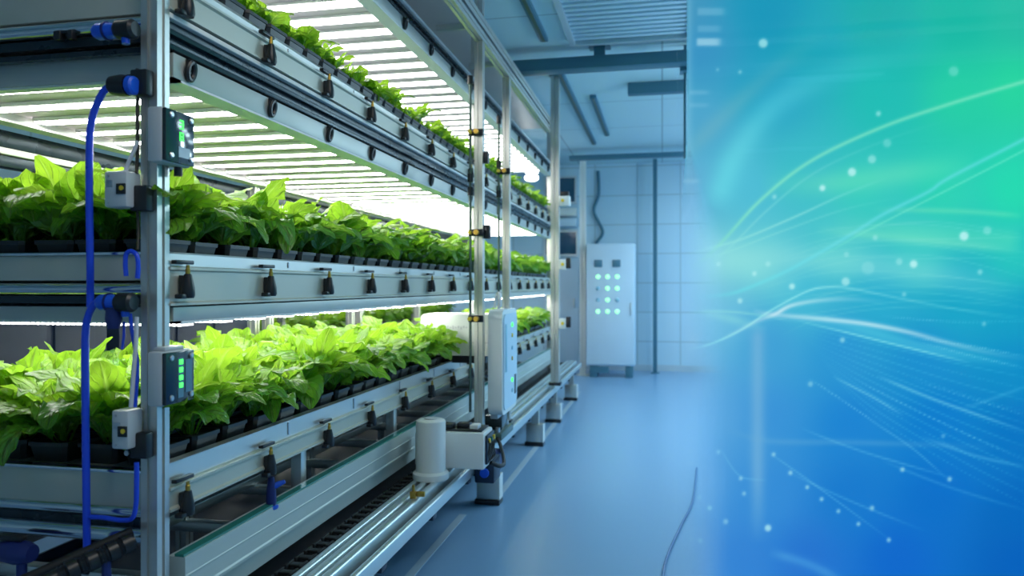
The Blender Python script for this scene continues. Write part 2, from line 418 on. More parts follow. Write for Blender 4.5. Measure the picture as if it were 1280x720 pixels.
# cross bars below the lowest bed
for k in range(14):
    y = 1.75+k*.44
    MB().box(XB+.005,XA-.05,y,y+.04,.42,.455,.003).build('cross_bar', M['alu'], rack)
for x in (-2.05, -1.62, -1.235):
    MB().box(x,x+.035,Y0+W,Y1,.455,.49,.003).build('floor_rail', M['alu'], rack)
for y in (2.2, 3.1, 4.0):
    post(-1.62, y, 0, .69, .04)
for y in (2.35,3.25,5.6): 
    MB().box(-1.275,-1.235,y,y+.04,.49,.70,.003).build('bracket_post', M['alu'], rack)
# dark drip tray under the lowest bed
MB().box(XB+.05,-1.30,Y0+.06,Y1-.05,.30,.315).box(XB+.05,XB+.06,Y0+.06,Y1-.05,.315,.35).box(-1.31,-1.30,Y0+.06,Y1-.05,.315,.35).build('drip_tray', M['dark'], rack)
# top frame
MB().box(XB,XA,Y0,Y1+W,2.98,3.02,.004).build('top_frame', M['fixrail'], rack)

VY = [1.64+.4*k for k in range(16)]
def drain_valve(y, ztop, parent, x=XA):
    v = MB().lathe([(.0145,-.074),(.0175,-.066),(.0165,-.048),(.012,-.026),(.0095,-.014),(.007,-.012)], (x+.018,y,ztop), 'Z', 14)
    v.box(x,x+.012,y-.012,y+.012,ztop-.066,ztop-.016,.002)
    v.box(x+.004,x+.026,y-.034,y-.010,ztop-.075,ztop-.063,.003)
    o = v.build('drain_valve', M['black'], parent)
    MB().lathe([(.006,-.014),(.006,.0),(.0045,.002),(.0045,.010)], (x+.018,y,ztop), 'Z', 10).build('brass_pin', M['brass'], o)
    MB().box(x-.004,x+.012,y-.035,y+.035,ztop+.012,ztop+.022,.002).build('lip_clip', M['black'], o)
    return o
def growing_bed(label, zlip, zb, zbot, zend0, zend1, yA=Y0+W, yB=Y1, deck=.0):
    """gutter bed: side beam towards the aisle, lip, deck, end panels, drain valves"""
    t = thing('growing_bed', label, 'growing bed', ((XA+XB)/2,yA,zbot))
    x = XA
    # C-shaped side beam with turned edges
    prof = [(x-.03,zbot),(x+.004,zbot),(x+.004,zbot+.006),(x-.004,zbot+.010),(x-.004,zb-.010),(x+.004,zb-.006),(x+.004,zb),(x-.03,zb),(x-.03,zb-.006),(x-.010,zb-.012),(x-.010,zbot+.012),(x-.03,zbot+.006)]
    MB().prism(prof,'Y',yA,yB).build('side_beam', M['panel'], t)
    prof = [(x-.034,zb),(x-.006,zb),(x-.012,zb+.004),(x-.012,zlip-.004),(x-.006,zlip),(x-.034,zlip),(x-.034,zlip-.004),(x-.020,zlip-.006),(x-.020,zb+.006),(x-.034,zb+.005)]
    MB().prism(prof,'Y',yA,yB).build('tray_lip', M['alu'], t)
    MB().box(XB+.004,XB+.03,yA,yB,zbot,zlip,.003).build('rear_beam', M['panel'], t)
    MB().box(XB+.03,XA-.034,yA+.01,yB-.01,zlip-.034+deck,zlip-.018+deck).build('deck', M['deck'], t)
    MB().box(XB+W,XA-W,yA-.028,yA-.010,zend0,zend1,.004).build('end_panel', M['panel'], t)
    MB().box(XB+W,XA-W,yA-.034,yA-.004,zend1,zend1+.008,.002).build('end_lip', M['steel'], t)
    for y in VY:
        drain_valve(y, zb-.004, t)
    for k in range(12):
        y = 2.2+k*.52
        MB().box(x-.013,x-.009,y-.004,y+.004,zb+.012,zlip-.008).build('lip_rivet', M['screw'], t)
    return t
bed_top = growing_bed('uppermost growing bed with small seedlings', 2.034, 2.005, 1.933, 1.915, 2.024, deck=.010)
bed_mid = growing_bed('middle growing bed at eye level with leafy lettuce', 1.334, 1.296, 1.200, 1.262, 1.325)
bed_low = growing_bed('lowest growing bed, seen from above, ending in bare deck at robot arm', .810, .750, .690, .705, .79)

def grow_light(label, z, lens=.024, lmat='leddots', yA=Y0+W+.02, yB=Y1, rings=True, name='grow_light', h=.062, drop=0.0):
    """panel of white strips that shines down: side rails, pale flange, strips across"""
    t = thing(name, label, 'grow light', ((XA+XB)/2,yA,z))
    x0, x1 = XB+.03, XA
    MB().box(x1-.022,x1-.004,yA,yB,z,z+h,.002).build('side_rail', M['fixrail'], t)
    MB().box(x0,x0+.018,yA,yB,z,z+h,.002).build('side_rail', M['fixrail'], t)
    MB().box(x1-.068,x1-.004,yA,yB,z-.006,z).build('flange', M['lightflange'], t)
    MB().box(x0,x0+.06,yA,yB,z-.006,z).build('flange', M['lightflange'], t)
    MB().box(x0+.018,x1-.022,yA-.004,yA+.016,z,z+h).build('end_rail', M['fixrail'], t)
    MB().box(x0,x1-.004,yA,yA+.03,z-.006,z).build('end_flange', M['lightflange'], t)
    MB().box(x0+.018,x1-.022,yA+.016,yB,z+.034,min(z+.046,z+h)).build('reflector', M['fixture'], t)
    n = int((yB-yA-.1)/.18)
    for k in range(n):
        y = yA+.09+k*.18
        xe = .026 if drop else .06
        b = MB().box(x0+.04,x1-xe,y-lens-.006,y+lens+.006,z+.020-drop,z+.0335,.003).build('light_strip', M['ledh'], t)
        MB().box(x0+.045,x1-xe-.002,y-lens,y+lens,z+.0178-drop-drop*.10,z+.0199-drop).build('led_lens', M[lmat], b)
    if rings:
        for y in VY:
            q = y+.03
            o = MB(); pts = [(x1+.006+.004*math.cos(a), q+.014*math.sin(a), z+.030+.022*math.cos(a)) for a in [2*math.pi*i/20 for i in range(21)]]
            o.tube(pts,.0075,8,False).box(x1-.004,x1+.006,q-.010,q+.010,z+.03,z+.06,.002)
            o.build('cable_clip', M['black'], t)
    return t
gl_mid = grow_light('panel of white light strips over the middle bed', 1.770)
gl_top = grow_light('panel of broad white light strips over the uppermost bed', 2.455, .036, 'led')
gl_low = grow_light('panel of white light strips under the middle bed', 1.160, lmat='leddim', rings=False, h=.036, drop=.030)
# guide rails between bed and light, their shadow put into the near-black colour
for (z0, z1, nm, lab) in ((1.838,1.928,'upper','dark grooved guide rail under the uppermost bed'),(2.522,2.60,'top','dark grooved guide rail above the highest light panel')):
    t = thing('guide_rail', lab, 'rail', (XA,Y0,z0))
    MB().box(XA-.045,XA-.02,Y0+W,Y1,z0,z1).build('web', M['darkrail'], t)
    hz = (z1-z0)
    for k, (a, b2) in enumerate(((.0,.16),(.40,.56),(.84,1.0))):
        MB().box(XA-.028,XA-.002,Y0+W,Y1,z0+hz*a,z0+hz*b2,.003).build('bead', M['darkrail' if k != 2 else 'lightflange'], t)
    MB().box(XB+.01,XB+.05,Y0+W,Y1,z0,z1).build('rear_web', M['darkrail'], t)
    if nm == 'upper':
        MB().box(XB-.06,XB-.012,Y0+W,Y1,1.705,1.76,.003).build('rear_rail', M['darkrail'], t)
        MB().box(XB-.055,XB-.004,Y0+W,Y1,1.680,1.702,.003).build('rear_rail', M['lightflange'], t)
        MB().box(XB-.06,XB-.012,Y0+W,Y1,1.640,1.677,.003).build('rear_rail', M['darkrail'], t)

# ------------------------------------------------------------------ lettuce
def leaf_into(V, F, UVS, AGE, az, L, Wd, elev, droop, fold, ruffle, age, rnd, base_r=.012, z0=0.0, nu=11, nv=18):
    b = len(V); ca, sa = math.cos(az), math.sin(az)
    ph1, ph2 = rnd.random()*6.28, rnd.random()*6.28; fr = rnd.uniform(2.6,4.2)
    twist = rnd.uniform(-.6,.6); side = rnd.uniform(-.3,.3); pp = rnd.uniform(.12,.26); tip = rnd.uniform(.55,.8)
    x = base_r; z = z0; ds = L/(nv-1)
    for j in range(nv):
        v = j/(nv-1)
        e = elev - droop*(max(0,v-.12)/.88)**1.5
        if j: x += ds*math.cos(e); z += ds*math.sin(e)
        q = max(0.0, (v-pp)/(1-pp))
        bl = math.sin(math.pi*min(1, q**tip))**.62 if 0 < q < 1 else 0.0       # blade: broad, rounded tip
        w = Wd*max(.085*(1-.5*v), bl)
        if j == nv-1: w = Wd*.10
        lat = side*L*v*v*.4
        for i in range(nu):
            u = i/(nu-1)*2-1; au = abs(u); f = fold*(1-.55*v)
            yy = u*w*.5*math.cos(f*au)
            up = au*w*.5*math.sin(f) + ruffle*w*(au**2.4)*(.6*math.sin(fr*6.28*v+ph1+(1.9 if u > 0 else 0))+.5*math.sin(fr*12*v+ph2+u))*min(1,bl*1.5)
            up -= w*.16*(au**3)*bl                                             # margins roll down
            up += .095*w*abs(math.sin(8*math.pi*v-au*4.4))*bl*(au > .08)*(1-au*.3)   # blisters between the veins
            tw = twist*v
            y2 = yy*math.cos(tw)-up*math.sin(tw); up2 = yy*math.sin(tw)+up*math.cos(tw)
            px = x - math.sin(e)*up2; pz = z + math.cos(e)*up2; py = y2+lat
            V.append((px*ca-py*sa, px*sa+py*ca, max(pz, -.035)))
            UVS.append((i/(nu-1), v)); AGE.append(age)
    for j in range(nv-1):
        for i in range(nu-1):
            F.append((b+j*nu+i, b+j*nu+i+1, b+(j+1)*nu+i+1, b+(j+1)*nu+i))
def head(seed, scale=1.0, nleaf=15, nu=11, nv=18):
    rnd = random.Random(seed); V=[];F=[];U=[];A=[]
    for k in range(nleaf):
        t = k/(nleaf-1)                      # 0 inner .. 1 outer
        az = k*2.39996+rnd.uniform(-.4,.4)
        L = scale*(.125+.105*math.sin(min(1,t*1.3)*1.57)+rnd.uniform(-.035,.035))
        Wd = L*rnd.uniform(.36,.50)+.010*scale
        elev = math.radians(86-34*t+rnd.uniform(-10,10))
        droop = math.radians(10+105*t**1.1+rnd.uniform(-25,32))
        leaf_into(V,F,U,A,az,L,Wd,elev,droop,math.radians(rnd.uniform(14,40)),rnd.uniform(.10,.24),min(1,max(0,.05+.85*t+rnd.uniform(-.25,.25))),rnd,.004+.012*t,-.006,nu,nv)
    return V,F,U,A
def leaf_mesh(name, data, mat):
    V,F,U,A = data
    me = bpy.data.meshes.new(name); me.from_pydata(V,[],F); me.materials.append(mat)
    uvl = me.uv_layers.new(name='leaf')
    li = np.empty(len(me.loops), dtype=np.int32); me.loops.foreach_get('vertex_index', li)
    uvl.data.foreach_set('uv', np.array(U, dtype=np.float32)[li].ravel())
    at = me.attributes.new('age','FLOAT','POINT'); at.data.foreach_set('value', np.array(A, dtype=np.float32))
    me.shade_smooth(); me.update(); return me
def pot_mb(s=.118, h=.052):
    o = MB(); r0, r1 = s*.41, s*.5
    def ring(r, z, c=.18):
        k = r*(1-c); return [(k,-r,z),(r,-k,z),(r,k,z),(k,r,z),(-k,r,z),(-r,k,z),(-r,-k,z),(-k,-r,z)]
    rings = [ring(r0,0), ring(r1*.97,h*.80), ring(r1*1.03,h*.80), ring(r1*1.03,h), ring(r1*.93,h), ring(r1*.90,h*.72)]
    vs = [p for q in rings for p in q]; fs = []
    for i in range(len(rings)-1):
        for k in range(8): fs.append((i*8+k, i*8+(k+1)%8, (i+1)*8+(k+1)%8, (i+1)*8+k))
    fs.append(tuple(reversed(range(8)))); return o.add(vs, fs)
def soil_mb(s=.118, h=.052):
    r = s*.455; z = h*.80; k = r*.82; rnd = random.Random(3)
    o = MB(); n = 12
    vs = [(0,0,z+.006)]; fs = []
    for q in (.5,1.0):
        for i in range(n):
            a = 6.283*i/n; d = max(abs(math.cos(a)),abs(math.sin(a))); m_ = min(1/d,1.22)*r*q*.98
            vs.append((math.cos(a)*m_, math.sin(a)*m_, z+rnd.uniform(-.002,.005)))
    for i in range(n):
        fs.append((0,1+i,1+(i+1)%n)); fs.append((1+i,1+n+i,1+n+(i+1)%n,1+(i+1)%n))
    vs.append((0,0,z-.02)); c = len(vs)-1
    for i in range(n): fs.append((1+n+(i+1)%n,1+n+i,c))
    return o.add(vs, fs)
POT_H = .052
fol_big = [leaf_mesh('foliage', head(100+i, 1.05, 16), M['leaf']) for i in range(8)]
fol_small = [leaf_mesh('foliage', head(300+i, .62, 13, 7, 11), M['leaf']) for i in range(5)]
tmp = []
proto = {}
def make_proto(kind, fol):
    t = thing('potted_lettuce', 'x', 'lettuce', (0,0,0), 'potted lettuces')
    p = pot_mb().build('pot', M['pot'], t); s = soil_mb().build('soil', M['soil'], t)
    f = bpy.data.objects.new('foliage', fol); COL.objects.link(f); f.parent = t; f.location = (0,0,POT_H*.82)
    return [t,p,s,f]
proto['big'] = make_proto('big', fol_big[0]); used = {'big': False}
def lettuce(x, y, z, small, label, group, seed):
    rnd = random.Random(seed)
    src = proto['big']
    if not used['big']:
        t, p, s, f = src; used['big'] = True
    else:
        t = src[0].copy(); COL.objects.link(t)
        out = []
        for c in src[1:]:
            d2 = c.copy(); d2.parent = t; COL.objects.link(d2); out.append(d2)
        p, s, f = out
    t.location = (x, y, z); t['label'] = label; t['group'] = group
    f.data = (fol_small if small else fol_big)[rnd.randrange(5 if small else 8)]
    f.rotation_euler = (rnd.uniform(-.08,.08), rnd.uniform(-.08,.08), rnd.uniform(0,6.28))
    k = rnd.uniform(.86,1.16) * (1 if not small else rnd.uniform(.85,1.1)); f.scale = (k,k,k*rnd.uniform(.92,1.08))
    return t
PX0 = XA-.100; PITX = .136; PITY = .145; PY0 = Y0+W+.078
def rowcol(i, j):
    return '%s from near post, %s' % (ordn(i), 'row along the aisle' if j == 0 else ordn(j)+' row from aisle')
far = []     # plants too far to count: one object
cnt = 0
NI, NJ = 43, 6
for i in range(NI):                                    # middle bed
    for j in range(NJ):
        jit = random.Random(i*31+j)
        x, y = PX0-j*PITX+jit.uniform(-.006,.006), PY0+i*PITY+jit.uniform(-.007,.007)
        if (i < 26 and j < 3) or (i < 12 and j < 4) or i < 3:
            lettuce(x,y,1.316,False,'leafy lettuce on middle bed, '+rowcol(i,j),'lettuces on the middle bed',i*7+j); cnt += 1
        elif j < 4 or i < 26: far.append((x,y,1.316,1.0,i*7+j))
for i in range(NI):                                    # lowest bed
    for j in range(NJ):
        jit = random.Random(i*37+j+5)
        x, y = PX0-j*PITX+jit.uniform(-.006,.006), PY0+i*PITY+jit.uniform(-.007,.007)
        if y < 4.0:
            lettuce(x,y,.792,False,'leafy lettuce on lowest bed, '+rowcol(i,j),'lettuces on the lowest bed',i*7+j+900); cnt += 1
        elif y > 5.2 and j < 4: far.append((x,y,.792,1.0,i*7+j+900))
for i in range(51):                                    # uppermost bed: seedlings
    for j in range(2):
        x, y = PX0+.018-j*PITX, PY0+i*.122
        if i < 40 and j == 0:
            lettuce(x,y,2.026,True,'small lettuce seedling on uppermost bed, '+ordn(i)+' from near post','seedlings on the uppermost bed',i+2000); cnt += 1
        else: far.append((x,y,2.026,.62,i*2+j+2000))

# second rack beyond, seen through the gaps
XB0, XB1, YB0, YB1 = -3.0, -3.9, 5.4, 10.2
rb = thing('background_rack', 'aluminium growing rack beyond the near rack, with green rows', 'rack', (-3.45,YB0,0))
for (x, y) in [(XB0-W,YB0),(XB0-W,7.0),(XB0-W,8.6),(XB0-W,YB1),(XB1,YB0),(XB1,YB1)]:
    post(x, y, 0, 2.6, W, rb)
for z in (.70, 1.30, 1.98):
    b = MB().box(XB1,XB0,YB0,YB1,z,z+.09,.004).build('bed', M['panel'], rb)
for z in (1.20, 1.86):
    q = MB().box(XB1+.05,XB0-.05,YB0+.05,YB1-.05,z+.03,z+.06).build('lamp_housing', M['fixture'], rb)
    for k in range(12):
        MB().box(XB1+.1,XB0-.1,YB0+.2+k*.38,YB0+.28+k*.38,z+.018,z+.03).build('light_strip', M['led'], q)
for z in (.79, 1.39):
    for i in range(38):
        for j in range(3):
            far.append((XB0-.09-j*.135, YB0+.1+i*.124, z, 1.0, i*3+j+5000))
# the uncounted rest, one mesh
simple = [head(700+i, 1.06, 11, 5, 8) for i in range(5)]
V=[];F=[];U=[];A=[]; pots = MB()
pv = pot_mb()
for (x,y,z,s,seed) in far:
    r = random.Random(seed); hv,hf,hu,ha = simple[r.randrange(5)]
    a = r.uniform(0,6.28); ca, sa = math.cos(a), math.sin(a); k = s*r.uniform(.9,1.12); b = len(V)
    V += [(x+(p[0]*ca-p[1]*sa)*k, y+(p[0]*sa+p[1]*ca)*k, z+.05+p[2]*k) for p in hv]
    F += [tuple(q+b for q in f) for f in hf]; U += hu; A += ha
    pots.add([(p[0]+x,p[1]+y,p[2]+z) for p in pv.v], pv.f)
me = leaf_mesh('distant_lettuce', (V,F,U,A), M['leaf'])
o = bpy.data.objects.new('distant_lettuce', me); COL.objects.link(o)
tag(o, 'mass of distant green lettuce farther along the beds and on the rack beyond', 'lettuce', kind='stuff')
pt = pots.build('pots', M['pot'], o); pt['kind'] = 'stuff'

# ------------------------------------------------------------------ lift frame beside the rack
XO = -.93
lift = thing('lift_frame', 'slender aluminium lift frame on the aisle side of rack with twin top rails', 'frame', (XO,3.75,.40))
LP = [3.75, 4.44]
for y in LP:
    p = MB().prism(profile(W),'Z',.412,2.545,(XO-W/2,y+W/2,0)).build('post', M['alu'], lift)
    MB().box(XO-W-.012,XO+.012,y-.012,y+W+.012,.40,.412,.002).build('foot_plate', M['black'], p)
p = MB().prism(profile(.07),'Z',.425,3.035,(-.895,6.19,0)).build('post', M['alu'], lift)
MB().box(-.945,-.845,6.14,6.24,.400,.425,.002).build('foot_plate', M['black'], p)
MB().box(-.945,-.845,6.14,6.24,3.035,3.049,.002).build('head_plate', M['framedark'], p)
for y in (3.75,):
    MB().prism(profile(W),'Z',2.69,3.04,(XO-W/2,y+W/2,0)).build('hanger_post', M['alu'], lift)
MB().prism(profile(W,.06),'Y',.6,6.15,(XO-W/2,0,2.65)).build('top_rail', M['alu'], lift)
MB().prism(profile(W,.05),'Y',.6,6.15,(XO-W/2,0,2.575)).build('top_rail', M['alu'], lift)
MB().box(XO-.035,XO-.012,.6,6.15,2.600,2.620).build('rail_web', M['darkrail'], lift)
for y in LP:                                       # brackets that tie the posts back to the rack
    MB().box(XA-.002,XO-W,y+.008,y+.037,2.62,2.65,.002).build('tie_bar', M['fixrail'], lift)
for y, z in ((3.75,2.06),(3.75,1.53),(3.75,1.075),(4.44,1.96)):
    k = MB().box(XO-W-.03,XO+.006,y-.014,y-.001,z-.018,z+.018,.003).build('rod_clamp', M['black'], lift)
    MB().lathe([(.013,-.03),(.015,-.022),(.013,0)],(XO-W*.6,y-.012,z),'Y',12).build('clamp_knob', M['brass'], k)
    MB().lathe([(.010,-.026),(.011,-.018),(.010,0)],(XO-W-.018,y-.012,z),'Y',12).build('clamp_knob', M['yellow'], k)
for y, z0, z1 in ((3.75,.58,2.36),(4.44,1.15,2.3)):
    r = MB().cyl((XO-W-.022,y,z0),(XO-W-.022,y,z1),.007).build('guide_rod', M['rod'], lift)
    for z in (z1-.02,(z0+z1)/2+.28,1.82):
        MB().cyl((XO-W-.022,y,z-.022),(XO-W-.022,y,z+.022),.015).build('rod_joint', M['black'], r)
MB().box(XO+.0,XO+.035,3.765,3.80,1.50,1.57,.004).build('switch_box', M['black'], lift)
MB().box(XO+.0,XO+.026,3.765,3.80,1.90,1.96,.004).build('switch_box', M['black'], lift)
# little white signal boxes on the far post
for z, lab in ((1.98,'white signal box highest on the far lift post'),(1.44,'white signal box midway up the far lift post'),(.94,'white signal box lowest on the far lift post, near robot')):
    x = -.860; big = z > 1.9
    t = thing('signal_box', lab, 'sensor box', (x,6.17,z), 'white boxes on the far lift post')
    MB().box(x+.001,x+(.095 if big else .06),6.14,6.21,z-.055,z+.03,.008).build('housing', M['white'], t)
    if big: MB().box(x+.01,x+.085,6.15,6.20,z+.03,z+.07,.006).build('cap', M['black'], t)
    else: MB().box(x+.06,x+.10,6.15,6.20,z-.045,z+.045,.006).build('cap', M['black'], t)
    MB().cyl((x+.035,6.139,z-.01),(x+.035,6.13,z-.01),.014).build('lens', M['yellow'], t)

# ------------------------------------------------------------------ track along the aisle
tr = thing('linear_track', 'long low linear track with pale side beam and shiny twin rails', 'track', (-1.05,1.6,0))
TY0, TY1 = 1.62, 8.3
x = -1.165
MB().prism([(x-.05,.410),(x-.012,.410),(x-.012,.462),(x+.004,.468),(x+.004,.476),(x,.480),(x,.520),(x+.002,.522),(x+.002,.525),(x,.527),(x,.572),(x-.05,.572)],'Y',TY0,TY1).build('side_beam', M['beam'], tr)
MB().box(x-.03,x-.004,TY0,TY1,.572,.579).build('glass_edge', M['green'], tr)
cc = MB().box(-1.26,-1.078,TY0,TY1,.335,.350).build('chain_trough', M['black'], tr)
links = MB(); y = TY0+.02
while y < TY1-.1:
    links.box(-1.148,-1.138,y,y+.05,.351,.385,.003).box(-1.100,-1.090,y,y+.05,.351,.385,.003).box(-1.138,-1.100,y+.01,y+.035,.375,.384,.002); y += .062
links.build('cable_chain', M['rubber'], tr)
for xa, xb, nm in ((-1.072,-1.044,'inner_rail'),(-1.030,-.998,'middle_rail'),(-.986,-.952,'middle_rail')):
    b = (xb-xa)*.28
    MB().prism([(xa,.341),(xb,.341),(xb,.398-b),(xb-b*.3,.398-b*.3),(xb-b,.398),(xa+b,.398),(xa+b*.3,.398-b*.3),(xa,.398-b)],'Y',TY0,TY1).build(nm, M['rail'], tr, 50)
MB().box(-1.077,-.930,TY0,TY1,.3345,.3405).build('rail_bed', M['dark'], tr)
MB().prism([(-.926,.327),(-.900,.327),(-.900,.369),(-.904,.376),(-.908,.377),(-.918,.377),(-.922,.376),(-.926,.369)],'Y',TY0,TY1).build('outer_rail', M['rail'], tr, 50)
for y in np.arange(TY0+.1, TY1, .55):
    MB().box(-1.16,-.905,y,y+.05,.30,.3265,.003).build('cross_tie', M['dark'], tr)
for y in (4.05, 5.6, 6.6, 7.9, 1.9):
    lg = MB().box(-1.04,-.915,y,y+.085,.03,.17,.005).box(-1.00,-.945,y+.015,y+.07,.17,.30).build('leg', M['alu'], tr)
    MB().box(-1.05,-.905,y-.008,y+.093,0,.03,.004).build('foot_pad', M['black'], lg)
    MB().box(-.915,-.905,y,y+.085,.03,.17).build('side_plate', M['white'], lg)
v = MB().box(-.99,-.965,2.78,2.80,.396,.425,.002).cyl((-.977,2.79,.425),(-.977,2.79,.45),.006).box(-.965,-.93,2.785,2.80,.405,.425,.003)
v.build('stop_switch', M['brass'], tr)

# carriage: white box and motor drum
ca = thing('motor_carriage', 'white motor carriage with upright drum riding on the linear track', 'carriage', (-.96,3.2,.40))
MB().box(-1.02,-.785,3.19,3.36,.42,.585,.008).build('gearbox', M['white'], ca)
MB().box(-1.115,-1.02,3.20,3.34,.425,.575,.006).build('side_block', M['white'], ca)
dm = MB().lathe([(.078,.396),(.080,.400),(.080,.422),(.074,.428),(.066,.432),(.066,.640),(.064,.652),(.056,.658),(.010,.660)],(-1.005,3.10,0),'Z',32).build('motor_drum', M['white'], ca)
MB().lathe([(.03,.660),(.03,.664),(.02,.665)],(-1.005,3.10,0),'Z',20).build('drum_cap', M['grey'], dm)
MB().box(-1.01,-.80,3.21,3.35,.586,.594,.003).build('top_plate', M['black'], ca)
for x, y, sx, sy in ((-.97,3.25,.03,.05),(-.90,3.28,.03,.04),(-.84,3.25,.02,.05)):
    MB().box(x-sx,x+sx,y-sy*.6,y+sy*.6,.595,.615,.004).build('terminal_block', M['grey'] if x > -.9 else M['black'], ca)
wr = MB()
for k in range(5):
    y = 3.22+k*.028
    wr.tube(smooth_path([(-.776,y,.555-.02*(k%2)),(-.768,y+.004,.53),(-.771,y,.49),(-.769,y+.01,.46),(-.776,y,.445)]),.0028,6)
wr.build('terminal_wire', M['cabledark'], ca)
for k in range(3): MB().box(-.775,-.764,3.225+k*.045,3.240+k*.045,.535,.555,.002).build('terminal_plug', M['yellow'] if k != 1 else M['green'], ca)
MB().box(-.784,-.774,3.21,3.35,.44,.57,.002).build('terminal_panel', M['dark'], ca)
MB().tube(smooth_path([(-.78,3.3,.43),(-.75,3.36,.40),(-.76,3.5,.385),(-.83,3.75,.40),(-.88,3.9,.41)]),.010,8).build('power_cable', M['rubber'], ca)
dk = thing('drive_unit', 'black and blue drive unit under the outer rail behind the carriage', 'motor', (-.86,3.5,.33))
MB().box(-.8995,-.80,3.46,3.60,.285,.40,.008).build('housing', M['dark'], dk)
MB().box(-.8995,-.815,3.62,3.78,.30,.39,.008).build('gear_case', M['bluedark'], dk)
MB().box(-.88,-.83,3.59,3.63,.32,.37).build('coupling', M['black'], dk)
MB().lathe([(.022,0),(.024,.01),(.02,.025)],(-.845,3.435,.34),'Y',14).build('plug', M['bluecon'], dk)
tw = thing('slide_block', 'dark slide block with fittings at the foot of white robot body', 'slide block', (-.9,3.9,.40))
MB().box(-1.03,-.86,3.90,4.22,.400,.44,.005).build('plate', M['rod'], tw)
MB().box(-.98,-.88,4.0,4.15,.44,.52,.006).build('carriage', M['darkscreen'], tw)
for y in (3.94,4.17): MB().cyl((-.89,y,.44),(-.89,y,.465),.013).build('bolt', M['screw'], tw)

# ------------------------------------------------------------------ robot
rbm = thing('picking_robot', 'white robot with upright rounded body and arm reaching over lowest bed', 'robot', (-.87,4.0,.52))
bm = bmesh.new()
def rrect(y0,y1,z0,z1,r,n=7):
    out = []
    for cy,cz,a0 in ((y1-r,z0+r,-90),(y1-r,z1-r,0),(y0+r,z1-r,90),(y0+r,z0+r,180)):
        for k in range(n+1):
            a = math.radians(a0+90*k/n); out.append((cy+r*math.cos(a), cz+r*math.sin(a)))
    return out
body = MB(); body.prism(rrect(3.81,4.21,.55,1.12,.055),'X',-.915,-.838)
bo = body.build('body', M['white'], rbm)
bo.modifiers.new('edge','BEVEL').width = .010; bo.modifiers['edge'].segments = 3; bo.modifiers['edge'].limit_method = 'ANGLE'
fp = MB().prism(rrect(3.835,4.185,.575,1.095,.045),'X',-.838,-.831).build('face_plate', M['cab'], rbm)
MB().box(-.831,-.8275,3.865,3.90,.78,1.04,.001).build('display', M['ledoff'], fp)
for k, (z, m_) in enumerate(((1.03,'ledgreen'),(.97,'yellow'),(.90,'ledoff'),(.84,'brass'),(.72,'ledgreen'),(.66,'ledoff'))):
    MB().lathe([(.012,0),(.012,.004),(.008,.006)],(-.831,4.04,z),'X',12).build('button', M[m_], fp)
MB().box(-.831,-.829,4.11,4.15,.63,.74).build('slot', M['black'], fp)
arm = MB().prism([(p,q) for p,q in rrect(-1.385,-.916,.845,1.085,.03)],'Y',4.08,4.26).build('arm', M['white'], rbm)
arm.modifiers.new('edge','BEVEL').width = .008; arm.modifiers['edge'].segments = 3; arm.modifiers['edge'].limit_method = 'ANGLE'
MB().box(-1.37,-.92,4.075,4.0795,.918,.924).build('seam', M['grey'], arm)
mk = MB(); sx = -1.24
for k in range(9):
    mk.box(sx+k*.016,sx+k*.016+.010,4.077,4.0795,1.000+(.004 if k%3 else -.004),1.012+(.006 if k%2 else 0))
mk.build('marking', M['grey'], arm)
MB().box(-1.33,-1.0,4.10,4.24,.80,.845,.004).build('gripper_base', M['black'], rbm)
MB().tube(smooth_path([(-.905,4.02,1.12),(-.90,4.03,1.17),(-.92,4.10,1.205),(-.955,4.2,1.19),(-.99,4.3,1.12)]),.010,8).build('cable_loop', M['cablewhite'], rbm)
MB().box(-.93,-.885,3.92,4.10,.515,.55,.005).build('foot', M['grey'], rbm)

# ------------------------------------------------------------------ control hardware on the near post
XF = -1.19; BY0, BY1 = 1.512, 1.622
def display_box(z0, z1, lab):
    t = thing('display_box', lab, 'control box', (XF,BY0,z0), 'display boxes on the near post')
    MB().box(XF+.001,XF+.040,BY0,BY1,z0,z1,.005).build('housing', M['grey'], t)
    fc = MB().box(XF+.040,XF+.050,BY0+.002,BY1-.002,z0+.003,z1-.003,.002).build('front_panel', M['darkscreen'], t)
    xs = XF+.050
    for y in (BY0+.022,BY1-.014):
        for z in (z0+.018,z1-.016):
            MB().lathe([(.0075,0),(.0075,.002),(.005,.004)],(xs,y,z),'X',12).build('screw', M['screw'], fc)
    return t, fc, xs
def glyph(mb, xs, y, z, w, h, segs):
    """one seven-segment digit on the face (reads along +Y)"""
    s = w*.22
    R = {'a':(y,y+w,z+h-s,z+h),'g':(y,y+w,z+h/2-s/2,z+h/2+s/2),'d':(y,y+w,z,z+s),'f':(y,y+s,z+h/2,z+h),'e':(y,y+s,z,z+h/2),'b':(y+w-s,y+w,z+h/2,z+h),'c':(y+w-s,y+w,z,z+h/2)}
    for q in segs: mb.box(xs,xs+.0012,R[q][0],R[q][1],R[q][2],R[q][3])
t, fc, xs = display_box(1.542, 1.672, 'grey control box with glowing green digits, upper one on the near post')
g = MB(); glyph(g,xs,BY0+.052,1.628,.014,.022,'abgcd'); g.build('digit', M['ledgreen'], fc)
g = MB(); glyph(g,xs,BY0+.052,1.600,.014,.020,'abcdefg'); g.build('digit', M['ledgreen'], fc)
g = MB().box(xs,xs+.001,BY0+.048,BY0+.090,1.56,1.585); g.build('keypad', M['cabdark'], fc)
MB().cyl((XF+.02,1.60,1.542),(XF+.02,1.60,1.52),.010).build('cable_gland', M['black'], t)
t, fc, xs = display_box(.965, 1.094, 'grey control box with column of green lamps, lower one on the near post')
MB().box(xs,xs+.001,BY0+.046,BY0+.066,.98,1.075).build('lamp_strip', M['cabdark'], fc)
